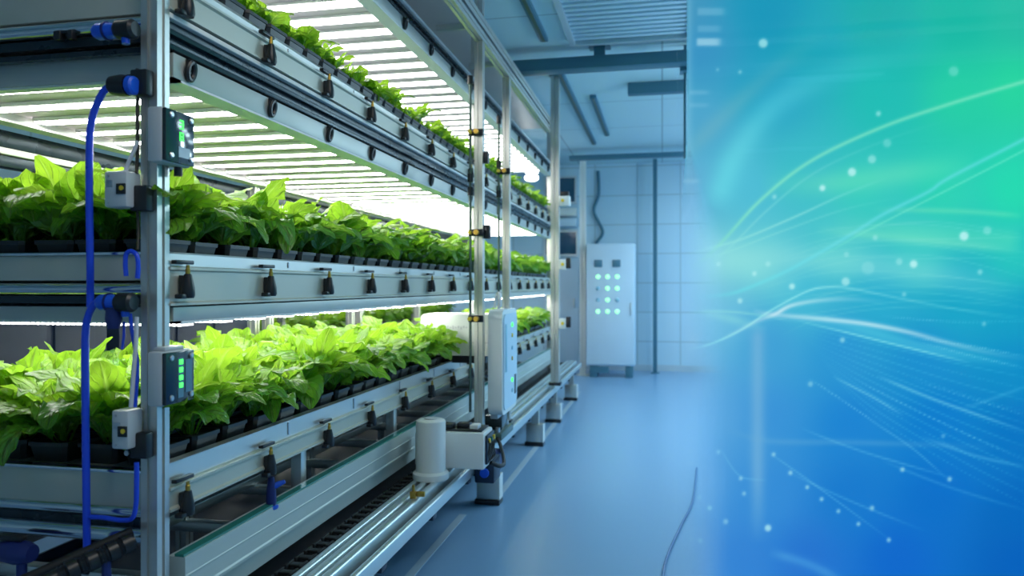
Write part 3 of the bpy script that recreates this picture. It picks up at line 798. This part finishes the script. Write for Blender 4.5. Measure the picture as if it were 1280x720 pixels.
for z in (1.066,1.047,1.028,1.010):
    MB().box(xs+.001,xs+.003,BY0+.049,BY0+.062,z-.006,z+.006,.001).build('lamp', M['ledgreen'], fc)
MB().box(xs,xs+.001,BY0+.074,BY0+.098,.99,1.07).build('keypad', M['cabdark'], fc)
MB().box(XF+.004,XF+.036,1.53,1.60,1.094,1.103,.002).build('cap', M['grey'], t)

def clamp(z, lab, h=.062):
    t = thing('clamp_block', lab, 'clamp', (-1.212,Y0,z), 'black clamp blocks on the near post')
    MB().box(-1.242,-1.196,Y0-.030,Y0-.001,z-h/2,z+h/2,.005).build('body', M['black'], t)
    MB().box(-1.257,-1.242,Y0-.026,Y0-.008,z-h*.34,z+h*.34,.003).build('jaw', M['black'], t)
    for dz in (.007,-.018): MB().lathe([(.0065,-.004),(.006,0)],(-1.2495,Y0-.027,z+dz),'Y',10).build('screw', M['screw'], t)
    return t
zc = lambda y: H+(357-y)*1.775/FPX
clamp(zc(108), 'black clamp block gripping hose plug, highest on the near post')
clamp(zc(250), 'black clamp block holding sensor box, midway up the near post')
clamp(zc(553), 'black clamp block below the lower control box on near post')
def sensor(zt, zb, x0, x1, lab):
    t = thing('sensor_box', lab, 'sensor', ((x0+x1)/2,Y0-.03,zb), 'pale sensor boxes beside the near post')
    MB().box(x0,x1,Y0-.055,Y0-.004,zb,zt,.005).build('housing', M['grey'], t)
    w = MB().box(x1-.026,x1-.002,Y0-.058,Y0-.0535,zb+.03,zb+.055,.001).build('window', M['black'], t)
    MB().lathe([(.006,-.003),(.005,0)],(x1-.010,Y0-.0575,zb+.044),'Y',10).build('indicator', M['yellow'], w)
    MB().box(x0+.006,x0+.024,Y0-.0565,Y0-.0535,zb+.048,zb+.064,.001).build('marking', M['screw'], t)
    for z in (zb+.010,zt-.012): MB().lathe([(.003,-.0015),(.003,0)],(x0+.012,Y0-.055,z),'Y',8).build('screw', M['screw'], t)
    return t
def fx(px, y=Y0-.03):       # x of a photo column on the near end plane
    k = (px-828)*CT/FPX; return k*y*CT/(1+k*ST)
sensor(zc(218),zc(262),fx(140),fx(168)-.001,'pale sensor box with dark window above the middle bed end')
sensor(zc(508),zc(555),fx(149),fx(170)-.001,'pale sensor box with yellow lamp above the lowest bed end')

# hoses, plugs and cables
def fp_(px, py, y=Y0-.04):
    X = fx(px, y); dep = y*CT - X*ST
    return (X, y, H+(357-py)*dep/FPX)
def hose(name, pts, r, mat, lab, cat='hose', k=8):
    o = MB().tube(smooth_path([fp_(*p) for p in pts],k), r, 12).build(name, M[mat])
    return tag(o, lab, cat)
hose('blue_hose', [(141,106),(131,113),(121,131),(114,155),(112,190),(112,260),(113,330),(113,362,Y0-.02),(113,384,Y0-.02)], .0085, 'blue', 'bright blue hose hanging from upper black plug over middle bed end')
hose('blue_hose', [(128,377),(119,380),(111,394),(107,420),(107,500),(108,600),(109,692)], .0088, 'blue', 'bright blue hose running down past lowest bed end to black coupling')
t = thing('hose_plug', 'black cone shaped plug with blue collar at the top clamp block', 'plug', fp_(155,107))
a = Vector(fp_(139,107)); b2 = Vector(fp_(161,107)); c2 = Vector(fp_(170,107))
MB().tube([a, a+(b2-a)*.08, a+(b2-a)*.7, b2],[.018,.022,.026,.024],16).build('boot', M['black'], t)
MB().tube([b2, b2+(c2-b2)*.2, b2+(c2-b2)*.8, c2],[.019,.023,.022,.017],16).build('collar', M['bluecon'], t)
def coupling(cx, cy, lab, long=.10, drop=False):
    c = Vector(fp_(cx,cy)); t = thing('pipe_coupling', lab, 'pipe fitting', tuple(c), 'blue and black pipe couplings')
    MB().tube([c+Vector((-long*.52,0,0)),c+Vector((-long*.42,0,0)),c+Vector((-long*.12,0,0)),c],[.014,.020,.019,.016],16).build('blue_nut', M['bluecon'], t)
    MB().tube([c+Vector((-long*.24,0,0)),c+Vector((-long*.20,0,0))],[.0225,.0225],16).build('ring', M['bluedark'], t)
    MB().tube([c,c+Vector((long*.06,0,0)),c+Vector((long*.40,0,0)),c+Vector((long*.46,0,0))],[.018,.023,.023,.017],16).build('black_body', M['black'], t)
    MB().tube([c+Vector((long*.2,0,0)),c+Vector((long*.22,0,-.034))],[.011,.009],12).build('outlet', M['bluecon'], t)
    if drop:
        MB().tube([c+Vector((-long*.1,0,-.012)),c+Vector((-long*.1,0,-.04)),c+Vector((-long*.1,0,-.062))],[.017,.019,.014],14).build('elbow', M['bluedark'], t)
    return t
coupling(146, 38, 'blue and black pipe coupling on the topmost end tube', .115)
coupling(147, 378, 'blue and black pipe coupling under the middle bed end', .10, True)
hose('hook_hose', [(158,345),(157,330),(158,318),(164,314),(171,319),(173,332),(172,348)], .0055, 'blue', 'small blue hose bent into a hook at middle bed end', k=6)
hose('blue_hose', [(171,578),(171,600),(170,632),(165,648),(150,650),(130,647),(113,646)], .0058, 'blue', 'thin blue hose with elbow crossing the lowest end tube')
hose('dark_cable', [(172,86,Y0-.012),(172,130,Y0-.012),(172,190,Y0-.012),(171,217,Y0-.02)], .0042, 'cabledark', 'thin dark cable down the side of near post above sensor box', 'cable')
hose('white_cable', [(172,176),(168,188),(160,205),(156,219)], .0045, 'cablewhite', 'short white cable curving into the upper sensor box', 'cable', 6)
hose('white_cable', [(171,396),(170,430),(167,470),(164,509)], .0050, 'cablewhite', 'white cable dropping into the lower sensor box', 'cable')
hose('blue_cable', [(163,392,Y0-.03),(166,420,Y0-.03),(171,445,Y0-.028),(172,470,Y0-.028),(169,509,Y0-.03)], .0042, 'blue', 'thin blue cable beside white cable above the lower sensor box', 'cable')
hose('blue_cable', [(155,402,Y0-.02),(155,420,Y0-.02),(153,436,Y0-.02)], .0032, 'blue', 'short thin blue cable end hanging under the middle coupling', 'cable')
hose('dark_cable', [(172,263,Y0-.012),(173,290,Y0-.012),(172,312,Y0-.03)], .0035, 'cabledark', 'thin dark cable below the upper sensor box', 'cable')
hose('slim_hose', [(209,215,Y0+.02),(211,262,Y0-.004),(206,330,Y0-.004),(206,344,Y0-.004)], .0030, 'rod', 'slim grey hose on the near post under upper control box', 'cable') if False else None
# black manifold pipes low in the corner
t = thing('pipe_manifold', 'black ribbed pipes running low beside the near post foot', 'pipes', fp_(110,700,1.45))
P0 = Vector(fp_(20,745,1.30)); P1 = Vector(fp_(168,676,1.50))
pts = [P0+(P1-P0)*i/60 for i in range(61)]
MB().tube(pts,[.017+.0028*(i % 2) if 20 < i < 57 else .017 for i in range(61)],14).build('ribbed_pipe', M['black'], t)
Q0 = Vector(fp_(0,738,1.34)); Q1 = Vector(fp_(166,664,1.53))
MB().tube([Q0+(Q1-Q0)*i/20 for i in range(21)],.012,12).build('slim_pipe', M['rubber'], t)
for f_ in (.45,.62,.80,.93):
    q = P0+(P1-P0)*f_; d_ = (P1-P0).normalized()*.010
    MB().tube([q-d_,q+d_],.023,14).build('pipe_ring', M['black'], t)
MB().tube([Vector(fp_(133,700,1.45)),Vector(fp_(134,760,1.45))],.010,10).build('drain_stub', M['bluedark'], t)
c = Vector(fp_(109,692)); t = thing('hose_coupling', 'small black coupling where the long blue hose meets the pipes', 'pipe fitting', tuple(c))
MB().tube([c+Vector((0,0,.012)),c+Vector((0,0,.004)),c+Vector((0,0,-.03)),c+Vector((0,-.01,-.045))],[.011,.014,.014,.011],14).build('sleeve', M['black'], t)
MB().tube([c+Vector((0,0,.016)),c+Vector((0,0,.012))],.0115,14).build('collar', M['rubber'], t)
c = Vector(fp_(22,692,1.5)); t = thing('ball_valve', 'dark blue ball valve under the lowest end tubes', 'valve', tuple(c))
MB().tube([c+Vector((-.06,0,.004)),c+Vector((-.03,0,.004)),c+Vector((.0,0,.004)),c+Vector((.03,0,.004)),c+Vector((.044,0,.004))],[.022,.026,.030,.026,.020],16).build('body', M['bluedark'], t)
MB().box(c.x-.05,c.x+.02,c.y-.012,c.y+.012,c.z+.032,c.z+.046,.004).build('lever', M['black'], t)
MB().tube([c+Vector((.012,0,-.02)),c+Vector((.014,0,-.09))],.012,12).build('outlet', M['bluedark'], t)
# blue fitting under the lowest side beam
c = Vector((-1.18,2.055,.615)); t = thing('water_fitting', 'blue water fitting hanging beneath a drain valve of lowest bed', 'pipe fitting', tuple(c))
MB().tube([c+Vector((0,0,.045)),c+Vector((0,0,.01)),c+Vector((0,0,-.03)),c+Vector((0,0,-.05))],[.009,.014,.016,.012],12).build('body', M['bluedark'], t)
MB().tube([c+Vector((0,0,.012)),c+Vector((.02,.015,.022)),c+Vector((.035,.02,.028))],[.010,.009,.006],10).build('side_outlet', M['bluecon'], t)
MB().lathe([(.020,-.052),(.022,-.05),(.022,-.044),(.018,-.042)],tuple(c),'Z',14).build('flange', M['bluecon'], t)

# dark equipment and supports beyond the rack (seen through the gaps)
for k, (x0,x1,y0,y1,z1,lab) in enumerate([(-3.9,-3.0,2.4,3.5,1.17,'dark blue machine cabinet standing beyond the near end of rack'),(-3.9,-3.05,3.65,5.0,1.12,'dark grey machine cabinet beyond the rack, next to the second rack')]):
    t = thing('machine_cabinet', lab, 'machine', ((x0+x1)/2,y0,0))
    MB().box(x0,x1,y0,y1,.06,z1,.01).build('body', M['dark'], t)
    MB().box(x0,x1,y0+.02,y1-.02,0,.06).build('plinth', M['black'], t)
    for q in range(3):
        yy = y0+.1+q*(y1-y0-.15)/3
        MB().box(x1,x1+.012,yy,yy+(y1-y0)/3-.1,.2,z1-.1,.004).build('door', M['dark'], t)

# loose cord on the aisle floor
cd = MB().tube(smooth_path([PW(x_,y_,FPX*(H-.008)/(y_-357))[:2]+(.008,) for x_,y_ in ((871,585),(866,625),(852,655),(838,685),(830,710),(827,740))]),.006,8).build('floor_cord', M['cordblue'])
tag(cd, 'thin dark blue cord lying on the aisle floor beside the overlay panel', 'cord')

# ------------------------------------------------------------------ glowing glass panel, a stand-in for the flat wave overlay graphic
DA = Vector(PW(846,357,3.05)); DB = Vector(PW(1500,357,2.35))
DA.z = DB.z = 0
GZ0, GZ1 = .02, 3.03
dirv = (DB-DA).normalized(); nrm = Vector((dirv.y,-dirv.x,0))        # nrm points to the viewer's side
WID = (DB-DA).length
NU, NV = 430, 470
su = np.linspace(0,WID,NU); sz = np.linspace(GZ0,GZ1,NV)
SU, SZ = np.meshgrid(su,sz)
Xw = DA.x+dirv.x*SU; Yw = DA.y+dirv.y*SU
# the overlay graphic is laid out in camera view, by column and row
rr = Xw*CT+Yw*ST; dd = Yw*CT-Xw*ST
PXg = 640+FPX*rr/dd; PYg = 357-FPX*(SZ-H)/dd
key = [(850,20,70,150,190),(870,60,58,148,198),(870,150,80,165,205),(860,230,100,175,215),(960,20,22,150,186),(960,120,35,160,195),(1020,60,25,165,185),
       (1100,30,22,172,170),(1100,120,30,190,180),(1200,20,25,185,165),(1270,20,40,190,165),(1270,110,40,215,160),(1200,120,38,208,165),(1270,240,35,220,175),
       (1180,240,45,212,180),(1080,240,55,205,190),(1000,220,60,190,200),(930,230,80,190,215),(870,330,130,200,222),(950,320,95,205,212),(1050,310,85,205,205),(1150,310,65,205,200),(1270,320,38,200,190),
       (1000,365,70,190,215),(1100,370,38,172,208),(1200,370,20,165,200),(1270,390,12,158,198),(900,400,110,190,225),(960,430,62,158,214),(1050,440,40,148,212),(1150,450,25,142,208),(1270,460,8,140,200),
       (860,470,115,180,225),(900,520,90,165,222),(960,520,55,145,215),(1060,530,25,130,210),(1170,530,10,122,205),(1270,540,5,115,195),(870,600,88,160,222),(960,620,52,140,215),(1060,620,20,120,205),(1170,620,8,110,202),(1270,640,0,102,190),
       (860,700,82,148,215),(930,700,50,130,212),(1010,700,28,112,208),(1120,700,12,103,205),(1270,705,2,96,190),(1450,100,45,220,165),(1450,400,10,160,195),(1450,690,0,95,185)]
K = np.array(key,float)
num = np.zeros(PXg.shape+(3,)); den = np.zeros(PXg.shape)
for kx,ky,r,g_,b_ in K:
    w_ = 1.0/(((PXg-kx)**2+(PYg-ky)**2)+900.0)**1.6
    num += w_[...,None]*np.array([r,g_,b_]); den += w_
RGB = num/den[...,None]
# gentle streaking of the artwork
def screen(col, amt):
    global RGB
    a = np.clip(amt,0,1)[...,None]; RGB = RGB+(np.array(col,float)-RGB)*a
def curve(pts, width, col, peak, fade=(0,0), soft=1.0, dash=0):
    P = smooth_path([(p[0],p[1],0) for p in pts],10); n = len(P)
    x0 = min(p.x for p in P)-width*4; x1 = max(p.x for p in P)+width*4; y0 = min(p.y for p in P)-width*4; y1 = max(p.y for p in P)+width*4
    msk = (PXg>x0)&(PXg<x1)&(PYg>y0)&(PYg<y1)
    if not msk.any(): return
    qx = PXg[msk]; qy = PYg[msk]; best = np.full(qx.shape,1e9); tt = np.zeros(qx.shape); ln = 0.0
    for i in range(n-1):
        a, b = P[i], P[i+1]; dx, dy = b.x-a.x, b.y-a.y; l2 = dx*dx+dy*dy+1e-9
        t = np.clip(((qx-a.x)*dx+(qy-a.y)*dy)/l2,0,1)
        d = (qx-a.x-t*dx)**2+(qy-a.y-t*dy)**2
        m = d < best; best[m] = d[m]; tt[m] = (i+t[m])/(n-1)
    amt = np.exp(-best/(2*((width if width > 7 else width*.8)*.5)**2))*peak*(1 if width > 7 else .85)
    if fade[0]: amt *= np.clip(tt/fade[0],0,1)
    if fade[1]: amt *= np.clip((1-tt)/fade[1],0,1)
    if dash: amt *= (.35+.65*(np.sin(tt*dash*6.283)>.2))
    full = np.zeros(PXg.shape); full[msk] = amt; screen(col, full)
PALE=(150,230,225); WHT=(225,245,250); CY=(110,225,235); GRN=(130,240,190)
curve([(892,262),(902,235),(920,194),(958,142),(1007,108),(1083,80),(1187,52)],24,CY,.55,(.15,.7))
curve([(850,200),(900,150),(960,95),(1040,30)],16,(140,190,190),.25,(.2,.5))
curve([(850,335),(950,322),(1060,330),(1180,345),(1280,366)],26,PALE,.42,(.1,.3))
curve([(845,350),(900,335),(960,325),(1010,330)],60,(150,220,225),.40,(.05,.5))
curve([(950,232),(1050,228),(1150,214),(1220,205)],22,GRN,.35,(.3,.4))
curve([(1040,280),(1150,292),(1280,300)],18,GRN,.30,(.4,.1))
curve([(1090,262),(1200,264),(1280,270)],6,(150,240,190),.35,(.3,.2))
curve([(1020,287),(1130,298),(1280,313)],8,(150,240,200),.30,(.3,.2))
curve([(850,300),(930,330),(1000,372)],30,PALE,.35,(.2,.4))
curve([(840,325),(880,312),(927,299),(996,270),(1055,243),(1110,222)],3.0,PALE,.65,(.1,.4))
curve([(855,345),(899,306),(951,250),(1014,201),(1100,160),(1187,130),(1280,102),(1340,84)],4.5,(140,235,200),.75,(.25,.0))
curve([(855,352),(905,316),(960,262),(1020,215),(1100,178),(1190,148)],3,PALE,.35,(.3,.6))
curve([(840,332),(900,318),(975,290),(1055,262),(1120,248)],2.4,PALE,.4,(.2,.5))
curve([(860,372),(900,369),(927,363),(979,341),(1014,322),(1062,294),(1104,268),(1160,240),(1187,222),(1280,174),(1340,140)],4.5,CY,.65,(.2,.0))
curve([(1014,329),(1062,300),(1110,275),(1187,236),(1280,188),(1340,155)],2.6,(120,235,210),.55,(.3,0))
curve([(840,440),(885,431),(927,412),(962,389),(1007,365),(1034,359),(1066,361),(1135,375),(1222,391),(1290,402)],2.8,(150,235,240),.75,(.1,.5))
curve([(900,425),(945,402),(968,393),(989,382),(1021,376),(1062,374),(1110,378)],5,WHT,.85,(.4,.6))
curve([(940,388),(965,393),(1031,399),(1083,405),(1135,415),(1187,429),(1239,441),(1290,450)],5.5,WHT,.85,(.3,.55))
curve([(985,398),(1048,413),(1100,426),(1170,443),(1215,454)],2.6,(140,235,240),.75,(.3,.3))
curve([(1000,396),(1080,413),(1160,435),(1280,458)],10,CY,.35,(.3,.3))
curve([(838,394),(892,389),(944,393),(1000,404)],3,PALE,.5,(.2,.4))
curve([(860,386),(910,398),(960,412)],8,PALE,.35,(.3,.4))
curve([(840,428),(855,424),(874,430)],16,(225,235,230),.4,(.3,.3))
curve([(947,405),(947,500),(947,600),(947,680)],13,(130,185,220),.55,(.08,.35))
curve([(905,536),(960,551),(1060,553),(1160,556),(1250,560)],7,(110,175,215),.35,(.3,.4))
for (a, b, c, wdt, pk, ds) in [((1095,469),(1170,500),(1290,542),3.2,.55,0),((1040,470),(1090,496),(1130,520),2.4,.55,0),((1010,472),(1060,505),(1100,532),2.0,.45,26),((1060,470),(1160,520),(1290,580),2.2,.35,40),
                              ((1000,535),(1080,565),(1200,600),2.4,.30,0),((1080,520),(1140,560),(1185,600),2.2,.3,0),((1140,475),(1220,500),(1290,522),2,.35,30),((960,565),(1010,600),(1120,680),2.0,.30,0),
                              ((985,590),(1060,625),(1160,665),2.4,.25,0),((1150,545),(1220,570),(1290,585),4,.3,0),((960,690),(1010,705),(1060,730),8,.25,0),((1100,575),(1190,610),(1290,640),3,.2,0),
                              ((900,560),(925,595),(960,600),2,.25,0),((1100,395),(1190,402),(1290,402),2,.35,50),((1130,420),(1210,432),(1290,447),2,.5,50),((1150,428),(1220,446),(1290,462),2,.45,50),((1200,512),(1250,495),(1290,480),4,.2,0)]:
    curve([a,b,c],wdt,(135,220,240),pk,(.25,.3),dash=ds)
rs = random.Random(5)
for k in range(14):                      # faint fine streaks of the artwork
    y = 250+k*8.5; curve([(930+rs.uniform(-30,60),y+60),(1040,y+34+rs.uniform(-6,6)),(1160,y+26+rs.uniform(-8,8)),(1300,y+40+rs.uniform(-14,14))],2.0,PALE,.16,(.3,.2))
for k in range(12):
    y = 405+k*5; curve([(990+k*4,y),(1090,y+24+k*3),(1200,y+50+k*7),(1300,y+70+k*10)],1.8,CY,.18,(.3,.2),dash=60 if k%2 else 0)
def dot(x,y,r,pk,col=(190,245,245)):
    d2 = (PXg-x)**2+(PYg-y)**2
    screen(col, pk*(.9 if r > 3.2 else .7)/(1+np.exp((np.sqrt(d2)-r)*1.4)))
for x,y,r,pk in [(954,54,5.5,.75),(1192,89,6,.35),(1098,142,3,.8),(1109,179,5,.35),(1090,199,5,.55),(1065,215,5,.9),(1028,235,3.6,.95),(1205,295,5.5,.95),(1142,330,4.6,.95),(1234,288,5,.4),(1124,327,4,.45),(1057,352,5,.7),(1085,335,8,.25),
                 (990,358,3.5,.85),(925,376,3,.9),(943,342,2.6,.9),(898,330,2.5,.7),(960,330,3,.6),(1094,297,3,.6),(1058,318,3,.5),(1130,368,2.6,.6),(1225,340,3,.7),(1230,405,2.4,.6),(1053,425,3,.75),(968,246,2.6,.7),(1013,480,3,.6),
                 (960,660,4,.8),(907,652,3,.6),(887,635,2.6,.7),(874,622,2.4,.5),(930,617,2.2,.7),(926,598,2,.8),(967,568,2.2,.8),(988,591,2.4,.9),(1009,609,2.2,.9),(1027,624,2.2,.9),(1048,639,2.2,.85),(1073,655,2.2,.9),(1111,675,2.4,.9),(1090,635,2.6,.85),(1128,587,2.6,.9),(1187,599,2.6,.9),(1179,545,2.2,.5),(875,676,2.6,.6),(898,565,2,.5),(925,90,1.8,.7),(897,87,1.5,.5)]:
    dot(x,y,r,pk)
def bar(x0,x1,y0,y1,pk):
    a = 1/(1+np.exp(-(PXg-x0)*1.2))/(1+np.exp((PXg-x1)*.5))/(1+np.exp(-(PYg-y0)*1.5))/(1+np.exp((PYg-y1)*1.5))
    screen((165,215,235), a*pk)
bar(871,900,48,57,.75); bar(872,905,10,19,.3); bar(872,900,32,40,.25); bar(862,885,113,118,.25); bar(862,885,129,134,.2); bar(850,872,224,229,.55)
bar(846,868,562,567,.5); bar(846,868,577,582,.45); bar(858,864,-60,245,.30)
# how solid the picture is: it thins out towards its free edge, lower down over a broader band
tv = np.clip((PYg-180)/130,0,1)
e0 = 858-10*tv; e1 = 861+tv*55
al = np.clip((PXg-e0)/(e1-e0),0,1); al = al*al*(3-2*al)
al = np.where(PXg>e0, np.maximum(al, .82*np.clip((275-PYg)/90,0,1)), al)*.985
lin = np.where(RGB/255<=.04045, RGB/255/12.92, ((np.clip(RGB,0,255)/255+.055)/1.055)**2.4)
t = thing('overlay_panel', 'floor to ceiling glass panel standing in for the blue green wave overlay', 'display', (float((DA.x+DB.x)/2),float((DA.y+DB.y)/2),0))  # stand-in for a flat overlay, no such screen in the room
vv = np.stack([Xw-t.location.x, Yw-t.location.y, SZ],-1).reshape(-1,3)
idx = np.arange(NU*NV).reshape(NV,NU)
ff = np.stack([idx[:-1,:-1],idx[:-1,1:],idx[1:,1:],idx[1:,:-1]],-1).reshape(-1,4)
me = bpy.data.meshes.new('picture_layer')
me.vertices.add(len(vv)); me.vertices.foreach_set('co', vv.ravel().astype(np.float32))
me.loops.add(ff.size); me.loops.foreach_set('vertex_index', ff.ravel().astype(np.int32))
me.polygons.add(len(ff)); me.polygons.foreach_set('loop_start', np.arange(0,ff.size,4,dtype=np.int32))
me.update(calc_edges=True)
at = me.attributes.new('artwork','FLOAT_COLOR','POINT')
at.data.foreach_set('color', np.concatenate([lin.reshape(-1,3), al.reshape(-1,1)],1).ravel().astype(np.float32))
dm_ = bpy.data.materials.new('overlay_graphic'); dm_.use_nodes = True; nt = dm_.node_tree; nt.nodes.clear()
out = nt.nodes.new('ShaderNodeOutputMaterial'); ac = nt.nodes.new('ShaderNodeAttribute'); ac.attribute_name = 'artwork'
e_ = nt.nodes.new('ShaderNodeEmission'); tp = nt.nodes.new('ShaderNodeBsdfTransparent'); ms = nt.nodes.new('ShaderNodeMixShader')
e_.inputs['Strength'].default_value = 1.0
nt.links.new(ac.outputs['Color'], e_.inputs['Color']); nt.links.new(ac.outputs['Alpha'], ms.inputs[0])
nt.links.new(tp.outputs[0], ms.inputs[1]); nt.links.new(e_.outputs[0], ms.inputs[2]); nt.links.new(ms.outputs[0], out.inputs['Surface'])
me.materials.append(dm_)
po = bpy.data.objects.new('picture_layer', me); COL.objects.link(po); po.parent = t
# the glass sheet behind the picture layer, and its channels
gm = bpy.data.materials.new('clear_glass_sheet'); gm.use_nodes = True; nt = gm.node_tree; nt.nodes.clear()
out = nt.nodes.new('ShaderNodeOutputMaterial'); tp = nt.nodes.new('ShaderNodeBsdfTransparent'); gl = nt.nodes.new('ShaderNodeBsdfGlossy'); ms = nt.nodes.new('ShaderNodeMixShader')
tp.inputs['Color'].default_value = (.99,.997,1,1); gl.inputs['Roughness'].default_value = .12
ms.inputs[0].default_value = .012; nt.links.new(tp.outputs[0], ms.inputs[1]); nt.links.new(gl.outputs[0], ms.inputs[2]); nt.links.new(ms.outputs[0], out.inputs['Surface'])
def slab(s0, s1, n0, n1, z0, z1):
    o = MB(); c = []
    for z in (z0,z1):
        for s_, n_ in ((s0,n0),(s1,n0),(s1,n1),(s0,n1)):
            p = DA+dirv*s_-nrm*n_; c.append((p.x,p.y,z))
    return o.add(c,[(3,2,1,0),(4,5,6,7),(0,1,5,4),(1,2,6,5),(2,3,7,6),(3,0,4,7)])
slab(0,WID,.002,.012,GZ0,GZ1).build('glass_sheet', gm, t)
slab(0,WID,-.015,.03,0,.02).build('floor_channel', M['frame'], t)
slab(0,WID,-.015,.03,3.03,3.05).build('ceiling_channel', M['frame'], t)

# ------------------------------------------------------------------ light
def area(name, loc, size, size_y, power, col, rot=(0,0,0)):
    l = bpy.data.lights.new(name,'AREA'); l.shape = 'RECTANGLE'; l.size = size; l.size_y = size_y; l.energy = power; l.color = col
    o = bpy.data.objects.new(name,l); COL.objects.link(o); o.location = loc; o.rotation_euler = rot
    o['kind'] = 'helper'
    return o
def lamp(name, loc, power, col, r=.12):
    l = bpy.data.lights.new(name,'POINT'); l.energy = power; l.color = col; l.shadow_soft_size = r
    o = bpy.data.objects.new(name,l); COL.objects.link(o); o.location = loc; o['kind'] = 'helper'
area('fill_area_aisle_near', (.1,.9,3.02), .8, 1.6, 17, (1,.93,.84))  # added fill above the view, brightens the near aisle
area('fill_area_aisle_far', (1.4,6.2,3.02), .8, 3.0, 85, (.68,.90,1))  # added fill kept out of view behind the overlay panel, for the far aisle
area('fill_area_aisle_end', (1.6,9.4,3.02), 1.2, 1.2, 40, (.68,.90,1))  # added fill out of view, brightens the aisle end and back wall
area('fill_area_beyond', (-2.6,4.0,3.02), .3, 4.0, 14, (.6,.78,1))  # added fill for the space beyond the rack, no fixture there
lamp('fill_point_near', (.7,.9,2.4), 11, (1,.93,.84))  # added point fill above the view, lifts the near ceiling
lamp('fill_point_far', (1.5,5.6,2.2), 56, (.65,.90,1), .2)  # added point fill hidden by the overlay panel, lifts the far ceiling
lamp('fill_point_end', (1.5,8.4,2.0), 34, (.65,.90,1), .2)  # added point fill for the aisle end, also hidden from view
w = bpy.data.worlds.new('room_ambient'); scn.world = w; w.use_nodes = True
w.node_tree.nodes['Background'].inputs[0].default_value = (.35,.55,.7,1); w.node_tree.nodes['Background'].inputs[1].default_value = .15

# ------------------------------------------------------------------ camera
cam = bpy.data.cameras.new('camera'); co = bpy.data.objects.new('camera', cam); COL.objects.link(co)
co.location = (0,0,H); co.rotation_euler = (math.radians(90),0,TH)
cam.sensor_width = 36; cam.lens = 36*FPX/1280; cam.shift_y = -3/1280*-1*-1
cam.clip_start = .05
cam.dof.use_dof = True; cam.dof.focus_distance = 2.35; cam.dof.aperture_fstop = 2.6
scn.camera = co
vs = scn.view_settings; vs.view_transform = 'Standard'; vs.look = 'None'; vs.exposure = 0; vs.gamma = 1; vs.use_curve_mapping = False
scn.cycles.max_bounces = 8; scn.cycles.transparent_max_bounces = 16; scn.cycles.sample_clamp_indirect = 6
print('individual lettuces', cnt, 'far', len(far))
